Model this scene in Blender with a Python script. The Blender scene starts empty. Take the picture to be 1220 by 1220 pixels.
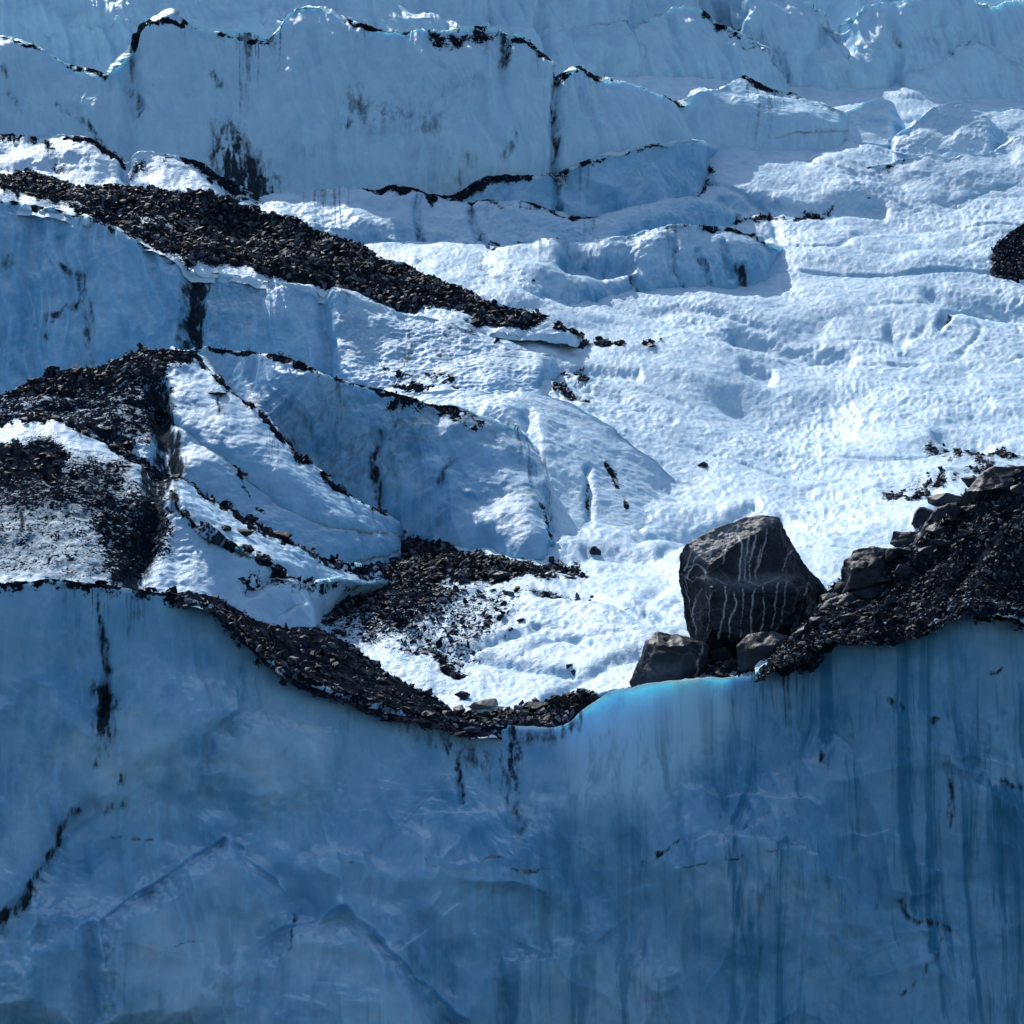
import bpy, bmesh, math, random
import numpy as np
from mathutils import Vector
from mathutils.bvhtree import BVHTree

rng = np.random.default_rng(7)
random.seed(7)
scene = bpy.context.scene
col = scene.collection
PX = 1220.0
FW = 0.36                       # frame width per metre of distance (lens 100 mm on a 36 mm sensor)
K = FW / PX


def unproj(px, py, Y):
    """picture coordinates of the survey drawing + distance -> metres"""
    return np.stack([(px - 610) * K * Y, Y, (610 - py) * K * Y], -1)


# ------------------------------------------------------------------ noise
_perm = rng.permutation(256).astype(np.int32)
_perm = np.concatenate([_perm, _perm, _perm])
_grad = rng.normal(size=(256, 3)).astype(np.float32)
_grad /= np.linalg.norm(_grad, axis=1, keepdims=True)


def perlin(p):
    shp = p.shape[:-1]
    p = p.reshape(-1, 3).astype(np.float32)
    out = np.empty(len(p), np.float32)
    for a in range(0, len(p), 400000):
        q = p[a:a + 400000]
        i = np.floor(q).astype(np.int32)
        f = q - i
        i &= 255
        u = f * f * f * (f * (f * 6 - 15) + 10)
        tot = np.zeros(len(q), np.float32)
        for dx in (0, 1):
            wx = u[:, 0] if dx else 1 - u[:, 0]
            hx = _perm[i[:, 0] + dx]
            for dy in (0, 1):
                wy = u[:, 1] if dy else 1 - u[:, 1]
                hy = _perm[hx + i[:, 1] + dy]
                for dz in (0, 1):
                    wz = u[:, 2] if dz else 1 - u[:, 2]
                    g = _grad[_perm[(hy + i[:, 2] + dz) & 255]]
                    d = g[:, 0] * (f[:, 0] - dx) + g[:, 1] * (f[:, 1] - dy) + g[:, 2] * (f[:, 2] - dz)
                    tot += wx * wy * wz * d
        out[a:a + 400000] = tot
    return out.reshape(shp) * 1.6


def fbm(p, octv=4, gain=0.5):
    s = 0; a = 1.0; f = 1.0
    for o in range(octv):
        s = s + a * perlin(p * f + 17.3 * o)
        a *= gain; f *= 2.03
    return s


def worley(p, jitter=0.95):
    """2-D cellular distance F1 (bowls with sharp rims between them)"""
    shp = p.shape[:-1]
    p = p.reshape(-1, 2).astype(np.float32)
    out = np.empty(len(p), np.float32)
    for a in range(0, len(p), 500000):
        q = p[a:a + 500000]
        i = np.floor(q).astype(np.int32)
        f = q - i
        best = np.full(len(q), 9.0, np.float32)
        for dx in (-1, 0, 1):
            hx = _perm[(i[:, 0] + dx) & 255]
            for dy in (-1, 0, 1):
                h = _perm[hx + ((i[:, 1] + dy) & 255)]
                h2 = _perm[h + 57]
                ox = dx + 0.5 + jitter * (h / 255.0 - 0.5) - f[:, 0]
                oy = dy + 0.5 + jitter * (h2 / 255.0 - 0.5) - f[:, 1]
                d = ox * ox + oy * oy
                np.minimum(best, d, out=best)
        out[a:a + 500000] = best
    return np.sqrt(out).reshape(shp)


def sstep(a, b, x):
    t = np.clip((x - a) / (b - a), 0, 1)
    return t * t * (3 - 2 * t)


def pl_dist(px, py, line, pad):
    """distance (and signed side) to a polyline, only evaluated inside its padded box"""
    line = np.asarray(line, float)
    d = np.full(px.shape, 1e9)
    sg = np.zeros(px.shape)
    tt = np.zeros(px.shape)
    m = ((px > line[:, 0].min() - pad) & (px < line[:, 0].max() + pad)
         & (py > line[:, 1].min() - pad) & (py < line[:, 1].max() + pad))
    if not m.any():
        return d, sg, tt
    x = px[m]; y = py[m]
    bd = np.full(x.shape, 1e9); bs = np.zeros(x.shape); bt = np.zeros(x.shape)
    n = len(line) - 1
    for k in range(n):
        a = line[k]; b = line[k + 1]
        v = b - a
        L2 = max(v @ v, 1e-6)
        t = np.clip(((x - a[0]) * v[0] + (y - a[1]) * v[1]) / L2, 0, 1)
        qx = x - a[0] - t * v[0]; qy = y - a[1] - t * v[1]
        dd = np.sqrt(qx * qx + qy * qy)
        s = np.sign(v[0] * qy - v[1] * qx)
        c = dd < bd
        bd[c] = dd[c]; bs[c] = s[c]; bt[c] = ((k + t) / n)[c]
    d[m] = bd; sg[m] = bs; tt[m] = bt
    return d, sg, tt


def poly_in(px, py, poly, soft):
    """soft inside mask of a polygon"""
    poly = np.asarray(poly, float)
    ins = np.zeros(px.shape, bool)
    n = len(poly)
    for k in range(n):
        x1, y1 = poly[k]; x2, y2 = poly[(k + 1) % n]
        if y1 == y2:
            continue
        c = ((y1 > py) != (y2 > py)) & (px < (x2 - x1) * (py - y1) / (y2 - y1) + x1)
        ins ^= c
    d, _, _ = pl_dist(px, py, np.vstack([poly, poly[:1]]), soft * 3)
    d = np.minimum(d, 1e3)
    sd = np.where(ins, d, -d)
    return sstep(-soft, soft, sd)


# ------------------------------------------------------------------ helpers for objects
def tag(o, label=None, cat=None, group=None, kind=None):
    if label: o['label'] = label
    if cat: o['category'] = cat
    if group: o['group'] = group
    if kind: o['kind'] = kind
    return o


def mesh_np(name, verts, quads=None, tris=None, mats=(), smooth=True, attrs=None):
    me = bpy.data.meshes.new(name)
    verts = np.asarray(verts, np.float32).reshape(-1, 3)
    faces = quads if quads is not None else tris
    faces = np.asarray(faces, np.int32)
    n = faces.shape[1]
    me.vertices.add(len(verts)); me.vertices.foreach_set('co', verts.ravel())
    me.loops.add(faces.size); me.loops.foreach_set('vertex_index', faces.ravel())
    me.polygons.add(len(faces))
    me.polygons.foreach_set('loop_start', np.arange(0, faces.size, n, dtype=np.int32))
    me.polygons.foreach_set('loop_total', np.full(len(faces), n, np.int32))
    me.polygons.foreach_set('use_smooth', np.full(len(faces), smooth, bool))
    if attrs:
        for an, arr in attrs.items():
            ca = me.color_attributes.new(an, 'FLOAT_COLOR', 'POINT')
            ca.data.foreach_set('color', np.asarray(arr, np.float32).ravel())
    me.update(calc_edges=True)
    me.validate()
    for m in mats:
        me.materials.append(m)
    return me


def link(name, me, loc=(0, 0, 0)):
    o = bpy.data.objects.new(name, me)
    o.location = loc
    col.objects.link(o)
    return o


# ------------------------------------------------------------------ materials
def new_mat(name):
    m = bpy.data.materials.new(name); m.use_nodes = True
    nt = m.node_tree; nt.nodes.clear()
    out = nt.nodes.new('ShaderNodeOutputMaterial')
    b = nt.nodes.new('ShaderNodeBsdfPrincipled')
    nt.links.new(b.outputs[0], out.inputs['Surface'])
    return m, nt, b


class N:
    """tiny node-graph writer"""
    def __init__(s, nt): s.nt = nt
    def put(s, sock, v):
        if hasattr(v, 'node'): s.nt.links.new(v, sock)
        else: sock.default_value = v
    def math(s, op, a, b=0.0, c=None, clamp=False):
        n = s.nt.nodes.new('ShaderNodeMath'); n.operation = op; n.use_clamp = clamp
        s.put(n.inputs[0], a); s.put(n.inputs[1], b)
        if c is not None: s.put(n.inputs[2], c)
        return n.outputs[0]
    def mix(s, f, a, b, mode='MIX'):
        n = s.nt.nodes.new('ShaderNodeMix'); n.data_type = 'RGBA'; n.blend_type = mode
        s.put(n.inputs[0], f)
        s.put(n.inputs[6], a if hasattr(a, 'node') else (*a, 1)); s.put(n.inputs[7], b if hasattr(b, 'node') else (*b, 1))
        return n.outputs[2]
    def maprange(s, v, a, b, c=0.0, d=1.0, smooth=True):
        n = s.nt.nodes.new('ShaderNodeMapRange')
        n.interpolation_type = 'SMOOTHSTEP' if smooth else 'LINEAR'
        s.put(n.inputs[0], v); s.put(n.inputs[1], a); s.put(n.inputs[2], b); s.put(n.inputs[3], c); s.put(n.inputs[4], d)
        return n.outputs[0]
    def coords(s, scale=(1, 1, 1), rot=(0, 0, 0)):
        if not hasattr(s, 'tc'): s.tc = s.nt.nodes.new('ShaderNodeTexCoord')
        m = s.nt.nodes.new('ShaderNodeMapping')
        m.inputs['Scale'].default_value = scale; m.inputs['Rotation'].default_value = rot
        s.nt.links.new(s.tc.outputs['Object'], m.inputs['Vector'])
        return m.outputs[0]
    def noise(s, vec, scale, detail=4, rough=0.55, dist=0.0):
        n = s.nt.nodes.new('ShaderNodeTexNoise')
        s.nt.links.new(vec, n.inputs['Vector'])
        n.inputs['Scale'].default_value = scale; n.inputs['Detail'].default_value = detail
        n.inputs['Roughness'].default_value = rough; n.inputs['Distortion'].default_value = dist
        return n.outputs['Fac']
    def voro(s, vec, scale, feature='F1', out='Distance'):
        n = s.nt.nodes.new('ShaderNodeTexVoronoi'); n.feature = feature
        s.nt.links.new(vec, n.inputs['Vector']); n.inputs['Scale'].default_value = scale
        return n.outputs[out]
    def bump(s, h, strength, dist, nrm=None):
        n = s.nt.nodes.new('ShaderNodeBump')
        s.put(n.inputs['Strength'], strength); n.inputs['Distance'].default_value = dist
        s.nt.links.new(h, n.inputs['Height'])
        if nrm is not None: s.nt.links.new(nrm, n.inputs['Normal'])
        return n.outputs[0]


def make_ice():
    m, nt, b = new_mat('glacier_ice')
    g = N(nt)
    at = nt.nodes.new('ShaderNodeAttribute'); at.attribute_name = 'mask'
    sp = nt.nodes.new('ShaderNodeSeparateColor'); nt.links.new(at.outputs['Color'], sp.inputs[0])
    dirt, stain, vein_shade = sp.outputs[0], sp.outputs[1], sp.outputs[2]
    snow = at.outputs['Alpha']
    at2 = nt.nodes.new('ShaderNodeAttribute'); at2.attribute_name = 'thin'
    c = g.coords()
    big = g.noise(c, 0.2, 6, 0.58, 0.8)
    mid = g.noise(c, 0.9, 5, 0.6, 0.4)
    # bubbly ice / clear blue ice patches on bare faces
    ice = g.mix(g.maprange(big, 0.32, 0.68), ICE_DEEP, ICE_PALE)
    ice = g.mix(g.math('MULTIPLY', g.maprange(mid, 0.42, 0.72), 0.5), ice, ICE_MILK)
    fs = g.noise(g.coords((2.6, 2.6, 0.5)), 1.5, 5, 0.65, 0.4)
    ice = g.mix(g.math('MULTIPLY', g.maprange(fs, 0.5, 0.78), 0.45), ice, ICE_DEEP)
    ice = g.mix(g.math('MULTIPLY', g.maprange(fs, 0.46, 0.25), 0.4), ice, ICE_MILK)
    # weathered white crust on the gentle slopes
    crust = g.mix(g.maprange(mid, 0.3, 0.7), SNOW_A, SNOW_B)
    base = g.mix(snow, ice, crust)
    base = g.mix(at2.outputs['Fac'], base, (0.47, 0.73, 0.87))  # lip glow put into the base colour; also pales the far walls
    # blue veins: streaks of clear ice running down the cliff, and shade painted at its bottom
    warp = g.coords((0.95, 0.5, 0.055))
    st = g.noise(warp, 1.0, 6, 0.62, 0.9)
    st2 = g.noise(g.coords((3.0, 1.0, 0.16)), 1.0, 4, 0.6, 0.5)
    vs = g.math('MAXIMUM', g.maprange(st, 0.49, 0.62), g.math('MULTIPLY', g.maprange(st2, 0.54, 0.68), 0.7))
    vfac = g.math('MULTIPLY', vein_shade, g.math('ADD', g.math('MULTIPLY', vs, 0.75), 0.25), clamp=True)
    base = g.mix(vfac, base, ICE_CLEAR_SHADE)
    # fine grit over everything that is bare
    grit = g.noise(c, 9.0, 3, 0.65)
    grit_m = g.noise(c, 2.2, 5, 0.62, 0.5)
    gn = g.math('ADD', g.math('MULTIPLY', grit, 0.55), g.math('MULTIPLY', grit_m, 0.45))
    thr = g.maprange(dirt, 0.0, 1.0, 0.30, 0.86, smooth=False)
    dm = g.maprange(g.math('SUBTRACT', thr, gn), -0.02, 0.05)
    sn = g.noise(g.coords((1.6, 1.6, 0.7)), 2.0, 6, 0.68, 0.3)
    sthr = g.math('ADD', stain, g.math('MULTIPLY', g.math('SUBTRACT', sn, 0.5), 1.1))
    sm = g.math('MULTIPLY', g.math('MULTIPLY', g.maprange(sthr, 0.08, 0.92), g.maprange(stain, 0.02, 0.3)), 0.96)
    film = g.math('MULTIPLY', g.maprange(dirt, 0.12, 0.85), g.math('MULTIPLY', g.maprange(g.noise(c, 1.1, 5, 0.65, 0.5), 0.32, 0.62), 0.62))
    dm = g.math('MAXIMUM', g.math('MAXIMUM', dm, sm), film)
    dcol = g.mix(grit, DIRT_A, DIRT_B)
    dcol = g.mix(g.math('MULTIPLY', g.maprange(grit_m, 0.48, 0.72), 0.75), dcol, (0.045, 0.054, 0.070))
    colr = g.mix(dm, base, dcol)
    nt.links.new(colr, b.inputs['Base Color'])
    g.put(b.inputs['Roughness'], g.math('ADD', g.maprange(snow, 0, 1, 0.42, 0.5), g.math('MULTIPLY', dm, 0.4)))
    g.put(b.inputs['Specular IOR Level'], g.math('SUBTRACT', 0.5, g.math('MULTIPLY', dm, 0.5)))
    b.inputs['IOR'].default_value = 1.31
    g.put(b.inputs['Subsurface Weight'], g.math('MULTIPLY', g.math('SUBTRACT', 1.0, dm), g.maprange(snow, 0, 1, SSS_W, 0.22)))
    b.inputs['Subsurface Radius'].default_value = SSS_R
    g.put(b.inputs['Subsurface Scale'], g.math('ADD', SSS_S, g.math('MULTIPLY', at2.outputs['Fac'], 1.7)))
    h1 = g.noise(c, 5.0, 4, 0.6)
    h2 = g.noise(c, 16.0, 3, 0.6)
    hh = g.math('ADD', h1, g.math('MULTIPLY', h2, 0.4))
    hh = g.math('ADD', hh, g.math('MULTIPLY', g.math('MULTIPLY', grit, dm), 2.0))
    nb = g.bump(hh, g.maprange(snow, 0, 1, 0.30, 0.6), 0.10)
    nt.links.new(nb, b.inputs['Normal'])
    return m


def make_gravel(name, a, bcol, rough=0.5):
    m, nt, b = new_mat(name)
    g = N(nt)
    geo = nt.nodes.new('ShaderNodeNewGeometry')
    c = g.coords()
    rnd = geo.outputs['Random Per Island']
    n1 = g.noise(c, 6.0, 4, 0.6)
    k = g.math('ADD', g.math('MULTIPLY', rnd, 0.6), g.math('MULTIPLY', n1, 0.4))
    colr = g.mix(g.maprange(k, 0.2, 0.85), a, bcol)
    rare = g.maprange(rnd, 0.94, 0.96)
    colr = g.mix(g.maprange(rnd, 0.58, 0.92), colr, (0.085, 0.106, 0.145))
    colr = g.mix(rare, colr, (0.065, 0.075, 0.095))
    nt.links.new(colr, b.inputs['Base Color'])
    b.inputs['Roughness'].default_value = rough
    b.inputs['Specular IOR Level'].default_value = 0.12
    nb = g.bump(g.noise(c, 30.0, 3, 0.6), 0.4, 0.03)
    nt.links.new(nb, b.inputs['Normal'])
    return m


def make_rock(name, a, bcol, veins=0.0, vein_col=(0.42, 0.38, 0.33), rough=0.55, dust_lit=(0.2, 0.19, 0.18)):
    m, nt, b = new_mat(name)
    g = N(nt)
    at = nt.nodes.new('ShaderNodeAttribute'); at.attribute_name = 'mask'
    sp = nt.nodes.new('ShaderNodeSeparateColor'); nt.links.new(at.outputs['Color'], sp.inputs[0])
    c = g.coords()
    n1 = g.noise(c, 1.3, 6, 0.62, 0.6)
    n2 = g.noise(c, 7.0, 5, 0.65)
    colr = g.mix(g.maprange(n1, 0.3, 0.7), a, bcol)
    colr = g.mix(g.math('MULTIPLY', g.maprange(n2, 0.5, 0.8), 0.16), colr, dust_lit)
    # crackle of thin quartz threads
    wv = g.mix(0.12, c, nt_noise_color(nt, c, 1.1))
    e = g.voro(wv, 1.15, 'DISTANCE_TO_EDGE')
    thread = g.math('MULTIPLY', g.math('SUBTRACT', 1.0, g.maprange(e, 0.0, 0.022)), veins)
    patch = g.maprange(g.noise(c, 0.8, 3, 0.5), 0.45, 0.62)
    thread = g.math('MULTIPLY', thread, patch)
    v = g.math('MULTIPLY', g.math('MULTIPLY', sp.outputs[0], 1.5), g.maprange(g.noise(c, 1.8, 5, 0.7), 0.3, 0.46))
    v = g.math('MAXIMUM', v, thread)
    # dusty ledges, and the sunlit roof face painted lighter
    colr = g.mix(g.math('MULTIPLY', sp.outputs[1], g.maprange(n2, 0.22, 0.55)), colr, dust_lit)
    colr = g.mix(g.math('MINIMUM', v, 1.0), colr, vein_col)
    nt.links.new(colr, b.inputs['Base Color'])
    b.inputs['Roughness'].default_value = rough
    b.inputs['Specular IOR Level'].default_value = 0.22
    h = g.math('ADD', g.noise(c, 5.0, 6, 0.65), g.math('MULTIPLY', g.noise(g.coords((2, 2, 14), (0.2, 0.1, 0)), 1.2, 4, 0.6), 0.5))
    nt.links.new(g.bump(h, 0.4, 0.07), b.inputs['Normal'])
    return m


def nt_noise_color(nt, vec, scale):
    n = nt.nodes.new('ShaderNodeTexNoise')
    nt.links.new(vec, n.inputs['Vector']); n.inputs['Scale'].default_value = scale
    return n.outputs['Color']


ICE_DEEP = (0.10, 0.325, 0.54)
ICE_PALE = (0.25, 0.475, 0.66)
ICE_MILK = (0.37, 0.60, 0.78)
ICE_CLEAR_SHADE = (0.035, 0.20, 0.35)
SNOW_A = (0.45, 0.65, 0.81)
SNOW_B = (0.63, 0.79, 0.89)
DIRT_A = (0.003, 0.005, 0.010)
DIRT_B = (0.013, 0.019, 0.032)
SSS_W = 0.75
SSS_R = (0.20, 0.70, 1.0)
SSS_S = 0.4

M_ICE = make_ice()
M_GRAVEL = make_gravel('slate_gravel', (0.004, 0.0065, 0.013), (0.020, 0.030, 0.049), 0.6)
M_SLATE = make_rock('dark_slate', (0.006, 0.010, 0.018), (0.021, 0.030, 0.046), 0.12, dust_lit=(0.055, 0.068, 0.095))
M_BOULDER = make_rock('veined_slate', (0.006, 0.010, 0.019), (0.022, 0.031, 0.048), 0.3, (0.44, 0.45, 0.48), 0.62, (0.17, 0.18, 0.20))
M_BLACK = make_rock('black_grit', (0.006, 0.006, 0.007), (0.02, 0.02, 0.022), 0.0, rough=0.7, dust_lit=(0.03, 0.03, 0.03))
M_TAN = make_rock('pale_grey_slab', (0.16, 0.155, 0.15), (0.26, 0.25, 0.235), 0.0, dust_lit=(0.3, 0.29, 0.27))

# ------------------------------------------------------------------ terrain layers
XI = np.concatenate([np.arange(-560, -24, 8.0), np.arange(-24, 1244, 1.3), np.arange(1244, 1780, 8.0)])
SURF = []                                   # every finished ice sheet: (name, verts grid, normals grid, mask grid)


def smooth1(a, k):
    if k <= 0: return a
    w = np.exp(-0.5 * (np.arange(-3 * k, 3 * k + 1) / k) ** 2); w /= w.sum()
    return np.convolve(np.pad(a, 3 * k, mode='edge'), w, 'valid')


def jit(px, seed, sc):
    p = np.stack([px / sc, np.full_like(px, seed * 3.7), np.full_like(px, seed * 1.3)], -1)
    return fbm(p, 4, 0.55)


def grid_normals(P):
    du = np.gradient(P, axis=1); dv = np.gradient(P, axis=0)
    n = np.cross(du, dv)
    n /= np.maximum(np.linalg.norm(n, axis=-1, keepdims=True), 1e-9)
    return n


def quads_of(r, c):
    i = np.arange(r * c).reshape(r, c)
    return np.stack([i[:-1, :-1], i[:-1, 1:], i[1:, 1:], i[1:, :-1]], -1).reshape(-1, 4)


def finish(name, P, gx, gy, hidden, cfg, label):
    """surface relief, dirt and mesh of one sheet; gx, gy = its survey coordinates"""
    n = grid_normals(P)
    seed = cfg.get('seed', 1) * 11.7
    W = P + seed
    up = sstep(0.55, 0.85, n[..., 2])
    d = cfg.get('big', 0.5) * fbm(W * np.array([1, 1, 0.7]) / cfg.get('bigs', 7.0), 3)
    # conchoidal scoops on steep faces
    uu = np.stack([P[..., 0] + 0.6 * P[..., 1], P[..., 2] * 1.0 + 0.25 * P[..., 0]], -1)
    wx = perlin(W / 3.0)[..., None] * 0.7
    sc = cfg.get('scoops', 3.2)
    d = d + (1 - up) * cfg.get('scoop', 0.35) * (worley((uu + wx * 1.6 + seed) / sc) ** 2 - 0.25)
    sc2 = cfg.get('dimples', 0.75)
    d = d + (1 - up) * cfg.get('dimple', 0.035) * (worley((uu + wx + seed) / sc2 + 5.3) ** 1.5 - 0.3)
    # sun cups on gentle slopes
    tt = np.stack([P[..., 0] * 0.8, P[..., 1] * 0.62 + P[..., 2] * 0.5], -1) + wx * 0.8 + seed
    amt = 0.55 + 0.45 * np.clip(perlin(W / 9.0 + 3.1) * 1.5 + 0.3, 0, 1)
    d = d + up * amt * cfg.get('cup', 0.12) * (0.55 * worley(tt / 0.62) ** 1.2 + 0.8 * worley(tt / 0.33 + 9.1) ** 1.2 + 0.35 * perlin(W / 0.22) - 0.5)
    d = d + up * cfg.get('roll', 0.22) * fbm(W * np.array([0.8, 0.45, 0.6]) / 2.6, 3)
    d = d + cfg.get('rough', 0.02) * fbm(W / 0.55, 3, 0.6)
    cg = cfg.get('crag', 0.10)
    ww_ = W * np.array([1, 1, 0.8]) / 2.4
    ww_ = ww_ + 0.6 * perlin(ww_ * 0.7 + 5)[..., None]
    d = d + (1 - up) * cg * (0.6 - np.abs(fbm(ww_, 4, 0.5)) * 1.6)
    wob = 7 * perlin(np.stack([gx / 26, gy / 26, np.full_like(gx, seed)], -1)) + 2.5 * perlin(np.stack([gx / 7, gy / 7, np.full_like(gx, seed)], -1))
    mx = gx + wob; my = gy + np.roll(wob, 37, 1)
    zz0 = np.full_like(gx, seed)
    for (amp, wd, line) in cfg.get('groove', ()):
        dd, sg, t = pl_dist(gx + wob * 0.4, gy, line, wd * 3.5)
        d = d - amp * np.exp(-(dd / wd) ** 2)
    for (amp, wd, fall, line) in cfg.get('step', ()):
        sw = 12 * perlin(np.stack([gx / 50, gy / 50, zz0], -1)) + 3.5 * perlin(np.stack([gx / 14, gy / 14, zz0], -1))
        dd, sg, t = pl_dist(gx + sw, gy - sw, line, fall * 3)
        end = sstep(0, 0.12, t) * sstep(1, 0.88, t)
        amp = amp * np.clip(0.75 + 1.3 * fbm(np.stack([gx / 70, gy / 70, zz0 + 8], -1), 2), 0, 1.6)
        d = d + amp * np.where(sg > 0, 1, -0.4) * sstep(0, wd, dd) * np.exp(-dd / fall) * end * (dd < 1e8)
    fl = cfg.get('flute', 0)
    if fl:
        q = np.stack([(P[..., 0] + 0.4 * P[..., 1]) / 1.5, P[..., 2] / 11.0, zz0], -1)
        q[..., 0] += 0.5 * perlin(P / 4.0)
        d = d + (1 - up) * fl * (0.5 - np.abs(fbm(q, 3, 0.55)) * 1.5)
    for (amp, soft, poly) in cfg.get('bulge', ()):
        d = d + amp * poly_in(gx + wob, gy + wob, poly, soft)
    if cfg.get('runnel'):
        q = np.stack([P[..., 0] / 11.0 + P[..., 1] / 40.0, P[..., 1] / 8.5, zz0], -1)
        q = q + 0.5 * perlin(q * 0.8 + 2)[..., None]
        for kq, am in ((1.0, 1.0), (2.3, 0.5)):
            z_ = perlin(q * kq + 11 * kq)
            d = d - cfg['runnel'] * am * np.exp(-(z_ / (0.05 * kq)) ** 2) * sstep(-0.15, 0.3, perlin(q * 0.6 + 31 * kq))
    for (x_, y_, rx_, ry_) in cfg.get('calm', ()):
        d = d * (1 - 0.9 * np.exp(-((gx - x_) / rx_) ** 2 - ((gy - y_) / ry_) ** 2))
    if cfg.get('fade') is not None: d = d * cfg['fade']
    P = P + n * d[..., None]
    n = grid_normals(P)
    # dirt, stain, veins with bottom shade, crust with sunlit lips
    glow_tint = np.zeros(gx.shape); R = np.zeros(gx.shape); S = np.zeros(gx.shape); V = np.zeros(gx.shape)
    zz = np.full_like(gx, seed + 2.2)
    mod = 0.85 + 0.75 * fbm(np.stack([gx / 16, gy / 16, zz], -1), 3, 0.6)
    smod = 0.75 + 0.8 * fbm(np.stack([gx / 7, gy / 24, zz], -1), 4, 0.65)
    hz = cfg.get('haze_dirt', 0.0)
    if hz:
        S += 1.25 * hz * np.clip(0.35 + fbm(W * np.array([1, 1, 0.6]) / 5.0 + 40, 4) * 1.1, 0, 1)
        R += 0.35 * hz * np.clip(0.5 + fbm(W / 6.0 + 40, 4) * 0.9, 0, 1)
    for (kind, amp, wd, line) in cfg.get('stroke', ()):
        dd, sg, t = pl_dist(mx, my, line, wd * 3.5)
        v = amp * np.exp(-(dd / wd) ** 2) * np.clip(mod if kind == 'd' else smod, 0, 1.25)
        if kind == 'd': np.maximum(R, v, out=R)
        elif kind == 's': np.maximum(S, v, out=S)
        else: np.maximum(V, v, out=V)
    for (kind, amp, soft, poly) in cfg.get('area', ()):
        v = amp * poly_in(mx, my, poly, soft)
        if kind == 'd': v = v * np.clip(0.72 + 0.42 * mod, 0.35, 1.0) if amp < 0.97 else v
        if kind == 'd': np.maximum(R, v, out=R)
        elif kind == 's': np.maximum(S, v, out=S)
        elif kind == 'g': np.maximum(glow_tint, v, out=glow_tint)
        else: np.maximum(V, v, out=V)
    bl = cfg.get('bel')
    if bl is not None and cfg.get('drip', 0):
        L = 15 + 105 * np.clip(0.25 + fbm(np.stack([gx / 30, 0 * gx, zz], -1), 3) * 0.9, 0, 1)
        st_ = sstep(-0.05, 0.45, fbm(np.stack([gx / 5.5, gy / 130, zz + 3], -1), 4, 0.65))
        lowm = np.clip(0.35 + 1.3 * perlin(np.stack([gx / 60, 0 * gx, zz + 9], -1)), 0, 1)
        S = np.maximum(S, cfg['drip'] * lowm * st_ * np.exp(-np.maximum(bl, 0) / L) * (1 - np.clip((glow_tint - 0.6) * 4, 0, 1)))
    for (amp, soft, poly) in cfg.get('clean', ()):
        R *= 1 - amp * poly_in(mx, my, poly, soft)
    cr = cfg.get('crust', 1.0)
    A = cfg.get('pale', 0.0) + (cr - cfg.get('pale', 0.0)) * sstep(0.30, 0.80, n[..., 2] + 0.12 * perlin(W / 1.5))
    if cfg.get('pales'):
        for (amp, soft, poly) in cfg.get('bulge', ()):
            A = np.maximum(A, cfg['pales'] * poly_in(mx, my, poly, soft * 0.6) * np.clip(0.55 + 0.8 * fbm(W / 2.2 + 70, 4), 0, 1))
    if bl is not None: A = np.maximum(A, 0.9 * sstep(7, 1, bl))  # crest lip whitened: a sunlit rim put into the colour
    A = np.maximum(A, 0.92 * sstep(0.68, 0.90, n[..., 2]))
    mask = np.stack([np.clip(R, 0, 1), np.clip(S, 0, 1), np.clip(V, 0, 1), np.clip(A, 0, 1)], -1)
    r, c = gx.shape
    me = mesh_np(name, P, quads=quads_of(r, c), mats=[M_ICE], attrs={'mask': mask, 'thin': np.repeat(glow_tint[..., None], 4, -1)})
    o = link(name, me)
    tag(o, label, None, None, 'structure')
    SURF.append((o, P, n, mask, gx, gy))
    return o


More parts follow.
